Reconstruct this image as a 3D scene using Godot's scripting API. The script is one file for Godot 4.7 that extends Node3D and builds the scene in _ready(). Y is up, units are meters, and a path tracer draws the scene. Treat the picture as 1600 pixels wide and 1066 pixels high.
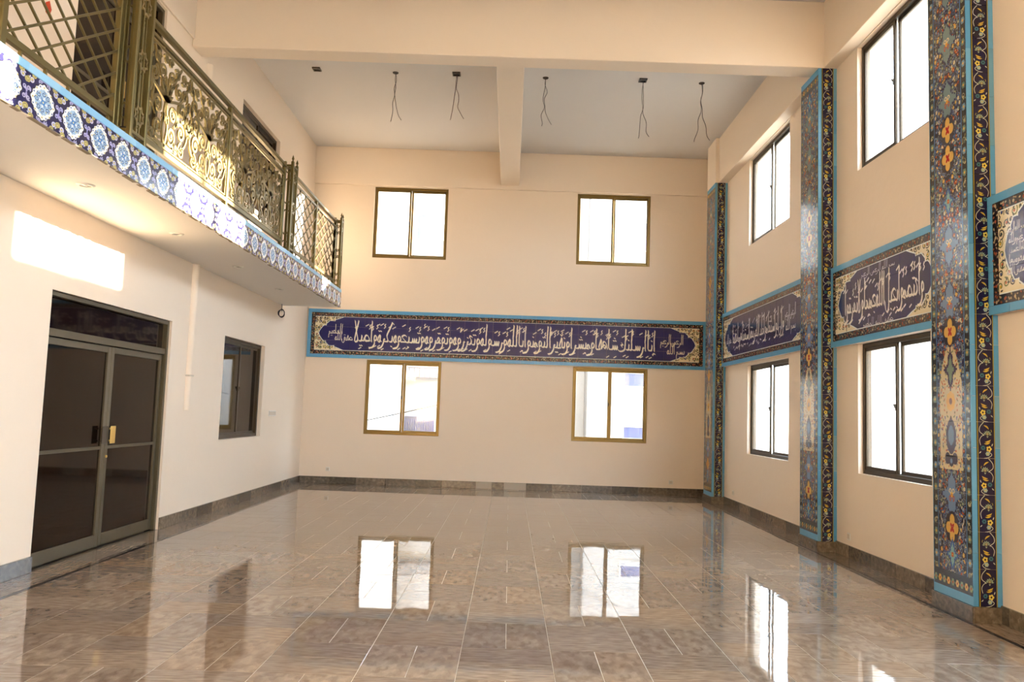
extends Node3D

# ---- the hall: x across (left wall -LX, right wall RX), y up, back wall at z = BZ; the camera stands at x = z = 0
const LX := 4.308
const RX := 4.127
const BZ := -17.116
const FZ := 8.0
const CH := 7.12
const BEAM_Y := 6.22
const FASCIA_X := -3.22
const RAIL_X := -3.36
const SLAB_END := -15.2
const SLAB_LOW := 3.435
const SLAB_TOP := 3.775

var M := {}
var taken := {}
var brushes := {}
var rng := RandomNumberGenerator.new()

func _ready() -> void:
	rng.seed = 7
	# ---------- camera, sky, sun, exposure
	var cam := Camera3D.new()
	cam.name = "camera"
	cam.fov = rad_to_deg(2.0 * atan(533.0 / 1279.4))
	cam.near = 0.05
	cam.far = 400.0
	cam.position = Vector3(0, 1.6, 0)
	cam.rotation_order = EULER_ORDER_YXZ
	cam.rotation = Vector3(0.0866, -0.0002, 0.0341)
	add_child(cam)
	var we := WorldEnvironment.new()
	we.name = "environment"
	var env := Environment.new()
	env.background_mode = Environment.BG_SKY
	var sky_mat := ProceduralSkyMaterial.new()
	sky_mat.sky_top_color = Color(0.76, 0.88, 1.0)
	sky_mat.sky_horizon_color = Color(0.93, 0.965, 1.0)
	sky_mat.ground_horizon_color = Color(0.95, 0.92, 0.87)
	sky_mat.ground_bottom_color = Color(0.6, 0.56, 0.5)
	sky_mat.sky_curve = 0.25
	sky_mat.sky_energy_multiplier = 1.0
	sky_mat.ground_energy_multiplier = 1.0
	var sky := Sky.new()
	sky.sky_material = sky_mat
	env.sky = sky
	env.background_energy_multiplier = 1.0
	env.tonemap_mode = Environment.TONE_MAPPER_LINEAR
	env.tonemap_exposure = 24.5
	env.sdfgi_enabled = true
	env.ssao_enabled = true
	env.ssil_enabled = true
	we.environment = env
	add_child(we)
	var sun := DirectionalLight3D.new()
	sun.name = "sun"
	sun.light_color = Color(1.0, 0.94, 0.84)
	sun.light_energy = 1.2
	sun.light_angular_distance = 0.55
	sun.shadow_enabled = true
	sun.sky_mode = DirectionalLight3D.SKY_MODE_LIGHT_ONLY
	add_child(sun)
	sun.look_at_from_position(Vector3.ZERO, Vector3(-1.0, -0.228, 0.615), Vector3.UP)

	make_materials()
	build_shell()
	build_floor()
	build_openings()
	build_columns()
	build_panels()
	build_balcony()
	build_railings()
	build_fittings()
	build_outside()

# =====================================================================  naming and tagging
func numbered(called: String) -> String:
	if not taken.has(called):
		taken[called] = 0
		return called
	taken[called] += 1
	return "%s_%03d" % [called, taken[called]]

func tag(o: Node3D, label: String, category: String, group := "", kind := "") -> Node3D:
	o.set_meta("label", label)
	o.set_meta("category", category)
	if group != "":
		o.set_meta("group", group)
	if kind != "":
		o.set_meta("kind", kind)
	return o

func thing(called: String, label: String, category: String, at: Vector3, basis_ := Basis(), group := "", kind := "") -> Node3D:
	var o := Node3D.new()
	o.name = numbered(called)
	add_child(o)
	o.transform = Transform3D(basis_, at)
	return tag(o, label, category, group, kind)

func part(called: String, mesh: Mesh, mat: Material, parent: Node3D, at := Vector3.ZERO, basis_ := Basis()) -> MeshInstance3D:
	var o := MeshInstance3D.new()
	o.name = called
	o.mesh = mesh
	if mat:
		o.material_override = mat
	o.transform = Transform3D(basis_, at)
	parent.add_child(o, true)
	return o

func struct(called: String, mesh: Mesh, mat: Material, label: String, at := Vector3.ZERO, basis_ := Basis()) -> MeshInstance3D:
	var o := MeshInstance3D.new()
	o.name = called
	o.mesh = mesh
	o.material_override = mat
	o.transform = Transform3D(basis_, at)
	add_child(o)
	o.set_meta("kind", "structure")
	o.set_meta("label", label)
	return o

# =====================================================================  mesh helpers
func st_new() -> SurfaceTool:
	var st := SurfaceTool.new()
	st.begin(Mesh.PRIMITIVE_TRIANGLES)
	return st

func done(st: SurfaceTool) -> ArrayMesh:
	st.index()
	return st.commit()

func quad(st: SurfaceTool, a: Vector3, b: Vector3, c: Vector3, d: Vector3, ua := Vector2(0, 1), ub := Vector2(1, 1), uc := Vector2(1, 0), ud := Vector2(0, 0)) -> void:
	# a b c d run anticlockwise as seen from the front
	var n := (b - a).cross(c - a)
	if n.length_squared() < 1e-16:
		n = (c - a).cross(d - a)
	n = n.normalized()
	var vs := [a, c, b, a, d, c]
	var us := [ua, uc, ub, ua, ud, uc]
	for i in 6:
		st.set_normal(n)
		st.set_uv(us[i])
		st.add_vertex(vs[i])

func box(st: SurfaceTool, lo: Vector3, hi: Vector3, c := 0.0) -> void:
	# a box between two corners with its twelve edges chamfered by c
	c = minf(c, 0.45 * minf(hi.x - lo.x, minf(hi.y - lo.y, hi.z - lo.z)))
	var mid := (lo + hi) * 0.5
	var h := (hi - lo) * 0.5
	obox(st, mid, Vector3(h.x, 0, 0), Vector3(0, h.y, 0), Vector3(0, 0, h.z), c)

func obox(st: SurfaceTool, mid: Vector3, ex: Vector3, ey: Vector3, ez: Vector3, c := 0.0) -> void:
	# an oriented box given by its half axes (right handed), chamfered by c
	var ax := [ex, ey, ez]
	var ln := [ex.length(), ey.length(), ez.length()]
	for i in 3:
		var j := (i + 1) % 3
		var k := (i + 2) % 3
		var u: Vector3 = ax[j] * (1.0 - c / ln[j])
		var v: Vector3 = ax[k] * (1.0 - c / ln[k])
		for s in [1.0, -1.0]:
			var o: Vector3 = mid + ax[i] * s
			var uu: Vector3 = u * s
			var lu: float = ln[j]
			var lv: float = ln[k]
			quad(st, o - uu - v, o + uu - v, o + uu + v, o - uu + v, Vector2(0, lv * 2), Vector2(lu * 2, lv * 2), Vector2(lu * 2, 0), Vector2(0, 0))
	if c > 0.0:
		for i in 3:
			var j := (i + 1) % 3
			var k := (i + 2) % 3
			var along: Vector3 = ax[i] * (1.0 - c / ln[i])
			for s in [1.0, -1.0]:
				for t in [1.0, -1.0]:
					var pj: Vector3 = mid + ax[j] * s + ax[k] * t * (1.0 - c / ln[k])
					var pk: Vector3 = mid + ax[j] * s * (1.0 - c / ln[j]) + ax[k] * t
					if s * t > 0:
						quad(st, pj + along, pj - along, pk - along, pk + along)
					else:
						quad(st, pj - along, pj + along, pk + along, pk - along)

func box_mesh(lo: Vector3, hi: Vector3, c := 0.0) -> ArrayMesh:
	var st := st_new()
	box(st, lo, hi, c)
	return done(st)

func plate(w: float, h: float, t: float, bev: float, uv: Rect2) -> ArrayMesh:
	# a tile: X right, Y up, front face at z = t, back at z = 0, rounded-off rim
	var st := st_new()
	var b := Vector2(uv.size.x * bev / w, uv.size.y * bev / h)
	var x0 := -w / 2
	var x1 := w / 2
	var y0 := -h / 2
	var y1 := h / 2
	var i := [Vector3(x0 + bev, y0 + bev, t), Vector3(x1 - bev, y0 + bev, t), Vector3(x1 - bev, y1 - bev, t), Vector3(x0 + bev, y1 - bev, t)]
	var o := [Vector3(x0, y0, t - bev), Vector3(x1, y0, t - bev), Vector3(x1, y1, t - bev), Vector3(x0, y1, t - bev)]
	var g := [Vector3(x0, y0, 0), Vector3(x1, y0, 0), Vector3(x1, y1, 0), Vector3(x0, y1, 0)]
	var p := uv.position
	var e := uv.end
	var ui := [Vector2(p.x + b.x, e.y - b.y), Vector2(e.x - b.x, e.y - b.y), Vector2(e.x - b.x, p.y + b.y), Vector2(p.x + b.x, p.y + b.y)]
	var uo := [Vector2(p.x, e.y), e, Vector2(e.x, p.y), p]
	quad(st, i[0], i[1], i[2], i[3], ui[0], ui[1], ui[2], ui[3])
	for k in 4:
		var n := (k + 1) % 4
		quad(st, o[k], o[n], i[n], i[k], uo[k], uo[n], ui[n], ui[k])
		quad(st, g[k], g[n], o[n], o[k], uo[k], uo[n], uo[n], uo[k])
	return done(st)

func tube(st: SurfaceTool, pts: Array, r: float, sides := 8) -> void:
	var frames := []
	for i in pts.size():
		var d: Vector3 = (pts[mini(i + 1, pts.size() - 1)] - pts[maxi(i - 1, 0)]).normalized()
		var up := Vector3(0.31, 0.17, 0.93) if absf(d.dot(Vector3(0.31, 0.17, 0.93).normalized())) < 0.9 else Vector3(1, 0, 0)
		var u := d.cross(up).normalized()
		frames.append([pts[i], u, d.cross(u).normalized()])
	for i in pts.size() - 1:
		for k in sides:
			var a0 := TAU * k / sides
			var a1 := TAU * (k + 1) / sides
			var f = frames[i]
			var g = frames[i + 1]
			var n0: Vector3 = f[1] * cos(a0) + f[2] * sin(a0)
			var n1: Vector3 = f[1] * cos(a1) + f[2] * sin(a1)
			var m0: Vector3 = g[1] * cos(a0) + g[2] * sin(a0)
			var m1: Vector3 = g[1] * cos(a1) + g[2] * sin(a1)
			var vs := [f[0] + n0 * r, g[0] + m1 * r, f[0] + n1 * r, f[0] + n0 * r, g[0] + m0 * r, g[0] + m1 * r]
			var ns := [n0, m1, n1, n0, m0, m1]
			for q in [0, 2, 1, 3, 5, 4]:
				st.set_normal(ns[q])
				st.set_uv(Vector2.ZERO)
				st.add_vertex(vs[q])

func lathe(st: SurfaceTool, profile: Array, at: Vector3, axis := Vector3.UP, sides := 20) -> void:
	# profile: Vector2(radius, height along the axis), from bottom to top
	var u := axis.cross(Vector3(0.2, 0.3, 0.9)).normalized()
	var v := axis.cross(u).normalized()
	for i in profile.size() - 1:
		var p: Vector2 = profile[i]
		var q: Vector2 = profile[i + 1]
		for k in sides:
			var a0 := TAU * k / sides
			var a1 := TAU * (k + 1) / sides
			var d0 := u * cos(a0) + v * sin(a0)
			var d1 := u * cos(a1) + v * sin(a1)
			quad(st, at + d1 * p.x + axis * p.y, at + d0 * p.x + axis * p.y, at + d0 * q.x + axis * q.y, at + d1 * q.x + axis * q.y)

func ribbon(st: SurfaceTool, pts: PackedVector2Array, w0: float, w1: float, depth: float, origin: Vector3, ex: Vector3, ey: Vector3) -> void:
	# a flat bar of rectangular section that follows a curve in the plane ex, ey
	var ez := ex.cross(ey).normalized() * depth * 0.5
	var n := pts.size()
	var L := []
	var R := []
	for i in n:
		var d := (pts[mini(i + 1, n - 1)] - pts[maxi(i - 1, 0)]).normalized()
		var nn := Vector2(-d.y, d.x) * lerpf(w0, w1, float(i) / (n - 1)) * 0.5
		var l := pts[i] + nn
		var r := pts[i] - nn
		L.append(origin + ex * l.x + ey * l.y)
		R.append(origin + ex * r.x + ey * r.y)
	for i in n - 1:
		quad(st, R[i] + ez, R[i + 1] + ez, L[i + 1] + ez, L[i] + ez)
		quad(st, L[i] - ez, L[i + 1] - ez, R[i + 1] - ez, R[i] - ez)
		quad(st, L[i] + ez, L[i + 1] + ez, L[i + 1] - ez, L[i] - ez)
		quad(st, R[i] - ez, R[i + 1] - ez, R[i + 1] + ez, R[i] + ez)
	quad(st, L[0] + ez, L[0] - ez, R[0] - ez, R[0] + ez)
	quad(st, R[n - 1] + ez, R[n - 1] - ez, L[n - 1] - ez, L[n - 1] + ez)

func spline(ctrl: Array, per := 8) -> PackedVector2Array:
	var out := PackedVector2Array()
	var n := ctrl.size()
	for i in n - 1:
		var p0: Vector2 = ctrl[maxi(i - 1, 0)]
		var p1: Vector2 = ctrl[i]
		var p2: Vector2 = ctrl[i + 1]
		var p3: Vector2 = ctrl[mini(i + 2, n - 1)]
		for k in per:
			out.append(p1.cubic_interpolate(p2, p0, p3, float(k) / per))
	out.append(ctrl[n - 1])
	return out

func spiral(c: Vector2, r: float, turns: float, a0: float, dir: float, inner := 0.18, n := 22) -> PackedVector2Array:
	# from the outside in; a0 is the angle at the outer end
	var out := PackedVector2Array()
	for i in n + 1:
		var t := float(i) / n
		var a := a0 + dir * TAU * turns * t
		out.append(c + Vector2(cos(a), sin(a)) * r * lerpf(1.0, inner, pow(t, 0.85)))
	return out

# bases for plates that face into the room
const FACE_BACK := Basis(Vector3(1, 0, 0), Vector3(0, 1, 0), Vector3(0, 0, 1))      # faces the camera
const FACE_RIGHT := Basis(Vector3(0, 0, 1), Vector3(0, 1, 0), Vector3(-1, 0, 0))    # on the right wall, faces left
const FACE_LEFT := Basis(Vector3(0, 0, -1), Vector3(0, 1, 0), Vector3(1, 0, 0))     # on the left wall, faces right
const FACE_UP := Basis(Vector3(1, 0, 0), Vector3(0, 0, -1), Vector3(0, 1, 0))       # on the floor

# =====================================================================  painting (flat print on glazed tiles)
func brush(r: float, col: Color) -> Image:
	var key := "%.2f %s" % [r, col.to_html()]
	if brushes.has(key):
		return brushes[key]
	var n := int(ceil(r)) * 2 + 3
	var im := Image.create(n, n, false, Image.FORMAT_RGBA8)
	for y in n:
		for x in n:
			var d := Vector2(x - n / 2, y - n / 2).length()
			im.set_pixel(x, y, Color(col, clampf(r + 0.5 - d, 0.0, 1.0)))
	brushes[key] = im
	return im

func nib(length: float, thick: float, ang: float, col: Color) -> Image:
	# the broad edge of a reed pen
	var key := "n%.2f %.2f %s" % [length, thick, col.to_html()]
	if brushes.has(key):
		return brushes[key]
	var n := int(ceil(length)) * 2 + 3
	var im := Image.create(n, n, false, Image.FORMAT_RGBA8)
	var ax := Vector2(cos(ang), sin(ang))
	for y in n:
		for x in n:
			var p := Vector2(x - n / 2, y - n / 2)
			var t := clampf(p.dot(ax), -length, length)
			var d := (p - ax * t).length()
			im.set_pixel(x, y, Color(col, clampf(thick + 0.5 - d, 0.0, 1.0)))
	brushes[key] = im
	return im

func stamp(img: Image, b: Image, p: Vector2) -> void:
	var s := b.get_size()
	img.blend_rect(b, Rect2i(Vector2i.ZERO, s), Vector2i(p.round()) - s / 2)

func line(img: Image, pts: PackedVector2Array, b: Image, step := 1.0) -> void:
	for i in pts.size() - 1:
		var n := maxi(1, int(ceil(pts[i].distance_to(pts[i + 1]) / step)))
		for k in n:
			stamp(img, b, pts[i].lerp(pts[i + 1], float(k) / n))
	stamp(img, b, pts[pts.size() - 1])

func dot(img: Image, p: Vector2, r: float, col: Color) -> void:
	stamp(img, brush(r, col), p)

func flower(img: Image, p: Vector2, r: float, n: int, petal: Color, heart: Color, rim := Color(0, 0, 0, 0)) -> void:
	if rim.a > 0.0:
		for k in n:
			dot(img, p + Vector2.from_angle(TAU * k / n) * r * 0.62, r * 0.52, rim)
	for k in n:
		dot(img, p + Vector2.from_angle(TAU * k / n) * r * 0.6, r * 0.4, petal)
	dot(img, p, r * 0.34, heart)

func leaf(img: Image, p: Vector2, ang: float, length: float, fat: float, col: Color, bend := 0.0) -> void:
	var n := maxi(4, int(length / maxf(1.0, fat * 0.5)))
	for k in n + 1:
		var t := float(k) / n
		var q := p + Vector2.from_angle(ang + bend * t) * length * t
		dot(img, q, maxf(0.5, snappedf(fat * sin(PI * clampf(t * 0.94 + 0.06, 0, 1)), 0.25)), col)

func blank(w: int, h: int, col: Color) -> Image:
	var im := Image.create(w, h, false, Image.FORMAT_RGBA8)
	im.fill(col)
	return im

func tex(im: Image) -> ImageTexture:
	return ImageTexture.create_from_image(im)

# =====================================================================  lettering: each glyph is a few pen strokes
# "advance | stroke ; stroke | dots"; x runs to the LEFT of the pen, y up, an alif is 1 high
const GLYPH := {
	"a": ".2|.06,1.02 .1,.5 .08,0|", "af": ".2|0,.04 .06,.05 .1,.25 .08,1.02|", "ah": ".22|.06,1.02 .1,.5 .08,0;.02,-.14 .12,-.12 .2,-.2|",
	"l": ".24|.05,1.05 .09,.5 .08,.12 .14,.02 .26,.04|", "lf": ".5|.05,1.05 .09,.3 .1,-.1 .22,-.26 .4,-.18 .47,.08|",
	"b": ".22|.03,.3 .05,.08 .12,.02 .24,.04|.08,-.2", "t": ".22|.03,.3 .05,.08 .12,.02 .24,.04|.02,.5 .14,.5", "n": ".22|.03,.3 .05,.08 .12,.02 .24,.04|.06,.5",
	"y": ".22|.03,.3 .05,.08 .12,.02 .24,.04|.02,-.2 .14,-.2", "s": ".52|0,.22 .03,.06 .1,.03 .14,.22 .17,.06 .24,.03 .28,.22 .31,.06 .4,.02 .54,.04|",
	"sh": ".52|0,.22 .03,.06 .1,.03 .14,.22 .17,.06 .24,.03 .28,.22 .31,.06 .4,.02 .54,.04|.12,.45 .26,.45 .19,.58",
	"r": ".26|-.01,.16 .05,.12 .09,-.06 .24,-.26 .46,-.32|", "z": ".26|-.01,.16 .05,.12 .09,-.06 .24,-.26 .46,-.32|.04,.36",
	"w": ".32|.16,.06 .04,.12 .05,.28 .16,.3 .21,.14 .17,-.08 .32,-.27 .56,-.3|", "m": ".26|-.02,.05 .06,.06 .05,.18 .14,.22 .2,.1 .12,.02 .28,.04|",
	"mf": ".24|-.02,.05 .05,.2 .15,.17 .12,.03 .18,-.12 .2,-.42|", "k": ".36|-.16,.98 .02,.66 .2,.34 .12,.06 .38,.04;-.16,.98 -.26,.9|",
	"kf": ".66|.05,1.05 .09,.3 .14,.03 .4,-.06 .62,.03 .64,.18;.34,.36 .26,.28 .38,.24 .3,.16|", "h": ".4|-.02,.04 .08,.32 .24,.4 .3,.2 .16,.06 .1,.18 .24,.22 .42,.04|",
	"hf": ".28|-.02,.04 .06,.08 .05,.34 .16,.26 .22,.06 .12,0 .06,.1|", "th": ".28|-.02,.04 .06,.08 .05,.34 .16,.26 .22,.06 .12,0 .06,.1|.02,.54 .14,.54",
	"d": ".3|0,.04 .02,.5 .12,.3 .18,.1 .1,.02 .34,.0|", "dh": ".3|0,.04 .02,.5 .12,.3 .18,.1 .1,.02 .34,.0|.1,.66",
	"c": ".3|.04,.4 .16,.46 .2,.38 .1,.28 .08,.12 .2,.03 .34,.04|", "cm": ".28|-.02,.05 .04,.24 .18,.26 .1,.2 .14,.05 .3,.04|",
	"x": ".38|.0,.32 .14,.38 .32,.3 .14,.14 .02,.05 .4,.04|", "j": ".38|.0,.32 .14,.38 .32,.3 .14,.14 .02,.05 .4,.04|.16,-.16",
	"sd": ".54|0,.05 .1,.24 .26,.32 .36,.18 .24,.05 .02,.05 .32,.03 .4,.16 .42,.05 .56,.04|", "tt": ".46|0,.05 .1,.24 .26,.32 .36,.18 .24,.05 .02,.05 .48,.04;.1,.98 .12,.1|",
	"q": ".3|-.02,.05 .1,.06 .05,.22 .13,.32 .21,.2 .12,.08 .32,.04|.06,.52 .18,.52", "f": ".3|-.02,.05 .1,.06 .05,.22 .13,.32 .21,.2 .12,.08 .32,.04|.12,.52",
	"qf": ".5|.2,.1 .08,.1 .06,.26 .16,.32 .22,.16 .2,-.1 .34,-.25 .5,-.12 .5,.1|.1,.54 .22,.54", "nf": ".44|.02,.12 .05,-.1 .2,-.25 .38,-.15 .42,.12|.2,.1",
	"la": ".42|.34,1.02 .22,.5 .1,.1 .2,-.02 .32,.1 .08,1.02|", "_": ".12||", "hz": ".14|.1,.3 .02,.24 .08,.16 .0,.1 .14,.08|",
}

func text_width(words: String) -> float:
	var total := 0.0
	for g in words.split(" ", false):
		total += float(GLYPH[g].get_slice("|", 0))
	return total

func write_line(img: Image, words: String, right: float, base: float, width: float, em: float, col: Color, marks := true) -> void:
	# writes from right to left; width is the whole line's in pixels
	var sx := width / text_width(words)
	var pen := nib(em * 0.034, maxf(0.5, em * 0.011), 0.95, col)
	var fine := nib(em * 0.02, maxf(0.35, em * 0.006), 0.95, col)
	var x := right
	for g in words.split(" ", false):
		var bits: PackedStringArray = GLYPH[g].split("|")
		for s in bits[1].split(";", false):
			var ctrl := []
			for p in s.split(" ", false):
				ctrl.append(Vector2(x - p.get_slice(",", 0).to_float() * sx, base - p.get_slice(",", 1).to_float() * em))
			line(img, spline(ctrl, 6), pen, maxf(0.6, em * 0.02))
		for p in bits[2].split(" ", false):
			stamp(img, nib(em * 0.03, em * 0.024, 0.6, col), Vector2(x - p.get_slice(",", 0).to_float() * sx, base - p.get_slice(",", 1).to_float() * em))
		if marks and g != "_":
			var q := Vector2(x - 0.1 * sx, base - em * rng.randf_range(0.72, 1.0))
			if rng.randf() < 0.6:
				line(img, PackedVector2Array([q, q + Vector2(-0.16 * em, 0.1 * em)]), fine)
			if rng.randf() < 0.4:
				line(img, spline([q + Vector2(0.1, 0.02) * em, q + Vector2(0.04, 0.1) * em, q + Vector2(0.1, 0.14) * em, q + Vector2(0.02, 0.24) * em], 4), fine)
			if rng.randf() < 0.5:
				var e := Vector2(x - 0.05 * sx, base + em * rng.randf_range(0.16, 0.32))
				line(img, PackedVector2Array([e, e + Vector2(-0.13 * em, 0.08 * em)]), fine)
		x -= float(bits[0]) * sx

const ALLAH := "l l hf"
const BISMILLAH := "b s mf _ a l l hf _ a l r x m nf _ a l r x y mf"
const SADAQA := "sd d qf _ a l l hf _ a l cm tt y mf"
const LONG_VERSE := "ah n af a r s l n kf sh af h d a w m b sh r a w n dh y r a l t w m n w a b af l l hf w r s w l hf w t c z r w hf w t w q r w hf w t s b x w hf b k r th w a sd y la"
const BAY_VERSE := "w a c t sd m w a b x b lf a l l hf j m y cm af w la t f r q w a"
const FAR_VERSE := "w a nf l w a s t q af m w a cm l y _ a l tt r y q th la s q y n af h mf m af hz c d q af"

# =====================================================================  the glazed pictures
const NAVY := Color(0.11, 0.095, 0.34)
const SKYBLUE := Color(0.36, 0.62, 0.78)
const CREAM := Color(0.86, 0.8, 0.66)
const GOLD := Color(0.8, 0.68, 0.25)

func arabesque(im: Image, r: Rect2i, px: float, seed_: int) -> void:
	# cream ground with curling stems, small leaves and flowers
	var g := RandomNumberGenerator.new()
	g.seed = seed_
	im.fill_rect(r, CREAM)
	var dark := Color(0.2, 0.17, 0.16)
	var step := px * 0.085
	var y := r.position.y + step * 0.4
	while y < r.end.y:
		var x := r.position.x + step * g.randf_range(0.2, 0.6)
		while x < r.end.x:
			var c := Vector2(x, y) + Vector2(g.randf_range(-0.2, 0.2), g.randf_range(-0.2, 0.2)) * step
			line(im, spiral(c, step * g.randf_range(0.42, 0.6), g.randf_range(0.9, 1.5), g.randf() * TAU, 1.0 if g.randf() < 0.5 else -1.0, 0.2, 12), brush(maxf(0.6, px * 0.0045), dark if g.randf() < 0.7 else Color(0.34, 0.38, 0.2)))
			var pick := g.randf()
			dot(im, c, maxf(1.0, px * 0.012), Color(0.72, 0.36, 0.2) if pick < 0.3 else (Color(0.25, 0.3, 0.5) if pick < 0.5 else (Color(0.75, 0.62, 0.2) if pick < 0.7 else dark)))
			leaf(im, c + Vector2.from_angle(g.randf() * TAU) * step * 0.5, g.randf() * TAU, px * 0.035, maxf(0.7, px * 0.007), dark)
			x += step
		y += step

func guilloche(im: Image, r: Rect2i, px: float, seed_: int) -> void:
	# the narrow brown border of small leaves and flowers
	var g := RandomNumberGenerator.new()
	g.seed = seed_
	im.fill_rect(r, Color(0.13, 0.1, 0.12))
	var along_x := r.size.x > r.size.y
	var n := int((r.size.x if along_x else r.size.y) / (px * 0.045))
	for i in n:
		var t := (i + 0.5) / n
		for s in [-0.24, 0.24]:
			var p := Vector2(r.position) + Vector2(r.size) * (Vector2(t, 0.5 + s) if along_x else Vector2(0.5 + s, t))
			p += Vector2(g.randf_range(-0.008, 0.008), g.randf_range(-0.008, 0.008)) * px
			leaf(im, p, g.randf() * TAU, px * 0.026, px * 0.009, Color(0.62, 0.55, 0.42) if g.randf() < 0.65 else Color(0.55, 0.3, 0.18))
		if i % 3 == 0:
			var q := Vector2(r.position) + Vector2(r.size) * (Vector2(t, 0.5) if along_x else Vector2(0.5, t))
			dot(im, q, px * 0.014, Color(0.7, 0.62, 0.48) if i % 2 == 0 else Color(0.6, 0.3, 0.2))

func lobe_profile(t: float) -> float:
	# half height of the pointed, lobed cartouche at t metres from its tip (0.36 = full)
	const T := [0.0, 0.02, 0.075, 0.11, 0.15, 0.155, 0.22, 0.3, 0.33, 0.335, 0.42, 0.53]
	const H := [0.0, 0.055, 0.14, 0.165, 0.16, 0.2, 0.262, 0.262, 0.255, 0.285, 0.315, 0.36]
	for i in T.size() - 1:
		if t < T[i + 1]:
			return lerpf(H[i], H[i + 1], (t - T[i]) / (T[i + 1] - T[i]))
	return 0.36

func panel_image(w_m: float, h_m: float, px: float, ends: float, seed_: int) -> Image:
	var w := int(w_m * px)
	var h := int(h_m * px)
	var im := blank(w, h, SKYBLUE)
	var b := int(0.075 * px)
	var c := int(0.155 * px)
	var l := maxi(1, int(0.012 * px))
	guilloche(im, Rect2i(b, b, w - 2 * b, c - b), px, seed_)
	guilloche(im, Rect2i(b, h - c, w - 2 * b, c - b), px, seed_ + 1)
	guilloche(im, Rect2i(b, b, c - b, h - 2 * b), px, seed_ + 2)
	guilloche(im, Rect2i(w - c, b, c - b, h - 2 * b), px, seed_ + 3)
	arabesque(im, Rect2i(c, c, w - 2 * c, h - 2 * c), px, seed_ + 4)
	var edge := Color(0.84, 0.86, 0.84)
	im.fill_rect(Rect2i(c, c, w - 2 * c, l), edge)
	im.fill_rect(Rect2i(c, h - c - l, w - 2 * c, l), edge)
	# cartouche, first its pale outline and then the navy ground
	var tip := c + int(0.09 * px)
	var full := (h - 2 * c) * 0.5 - l * 0.5
	for pass_ in 2:
		var grow := 0.0 if pass_ == 1 else l * 1.1
		var col := NAVY if pass_ == 1 else edge
		for x in range(tip - int(grow), w - tip + int(grow)):
			var t := minf(x - tip + grow, w - tip + grow - x) / px
			var hh := minf(full + (0.0 if pass_ == 0 else -l * 0.6), lobe_profile(t / ends) / 0.36 * full + grow)
			if hh > 0.5:
				im.fill_rect(Rect2i(x, int(h * 0.5 - hh), 1, int(hh * 2)), col)
	return im

func paint_back_panel() -> Image:
	var px := 243.0
	var im := panel_image(8.36, 1.02, px, 1.0, 11)
	var ink := Color(0.9, 0.87, 0.79)
	var w := im.get_width()
	var h := im.get_height()
	write_line(im, LONG_VERSE, w * 0.872, h * 0.645, w * 0.757, px * 0.42, ink)
	write_line(im, "b s mf _ a l l hf", w * 0.945, h * 0.69, w * 0.045, px * 0.22, ink, false)
	write_line(im, "a l r x m nf a l r x y mf", w * 0.942, h * 0.49, w * 0.058, px * 0.2, ink, false)
	write_line(im, "sd d qf a l l hf", w * 0.113, h * 0.63, w * 0.045, px * 0.2, ink, false)
	write_line(im, "a l cm tt y mf", w * 0.088, h * 0.5, w * 0.036, px * 0.2, ink, false)
	return im

func paint_bay_panel() -> Image:
	var px := 400.0
	var im := panel_image(2.74, 1.02, px, 1.05, 31)
	var ink := Color(0.9, 0.87, 0.79)
	var w := im.get_width()
	var h := im.get_height()
	write_line(im, BAY_VERSE, w * 0.845, h * 0.64, w * 0.69, px * 0.36, ink)
	write_line(im, BISMILLAH, w * 0.625, h * 0.255, w * 0.3, px * 0.09, ink, false)
	write_line(im, SADAQA, w * 0.61, h * 0.83, w * 0.27, px * 0.085, ink, false)
	return im

func paint_far_panel() -> Image:
	var px := 320.0
	var im := panel_image(4.72, 1.02, px, 1.05, 51)
	var ink := Color(0.9, 0.87, 0.79)
	var w := im.get_width()
	var h := im.get_height()
	write_line(im, FAR_VERSE, w * 0.76, h * 0.62, w * 0.6, px * 0.34, ink)
	write_line(im, "b s mf _ a l l hf", w * 0.865, h * 0.66, w * 0.09, px * 0.18, ink, false)
	write_line(im, "a l r x m nf a l r x y mf", w * 0.868, h * 0.47, w * 0.1, px * 0.17, ink, false)
	write_line(im, "sd d qf a l l hf", w * 0.145, h * 0.6, w * 0.07, px * 0.17, ink, false)
	return im

func paint_near_panel() -> Image:
	var px := 400.0
	var im := panel_image(2.9, 1.02, px, 0.55, 71)
	var ink := Color(0.78, 0.76, 0.76)
	var w := im.get_width()
	var h := im.get_height()
	for k in 5:
		write_line(im, ["b s mf _ a l l hf a l r x m nf", "a l r x y mf w l l hf", "a s m af hz a l x s n", "f af d c w hf b h af", "sd d qf a l l hf"][k], w * (0.2 - absf(k - 2) * 0.01), h * (0.36 + 0.085 * k), w * 0.09, px * 0.075, ink, false)
	return im

func mirror_x(im: Image) -> void:
	var half := im.get_region(Rect2i(0, 0, im.get_width() / 2, im.get_height()))
	half.flip_x()
	im.blit_rect(half, Rect2i(Vector2i.ZERO, half.get_size()), Vector2i(im.get_width() - half.get_width(), 0))

func lozenge(im: Image, c: Vector2, rx: float, ry: float, col: Color) -> void:
	# a lobed medallion: a row of discs whose size swells and falls
	var n := maxi(7, int(ry / 3.0))
	for i in n + 1:
		var t := -1.0 + 2.0 * i / n
		var hw := rx * (1.0 - absf(t)) * (1.0 + 0.28 * cos(t * 9.0))
		hw = maxf(hw, rx * 0.06)
		im.fill_rect(Rect2i(int(c.x - hw), int(c.y + t * ry - ry / n), int(hw * 2), int(2 * ry / n) + 1), col)

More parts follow.
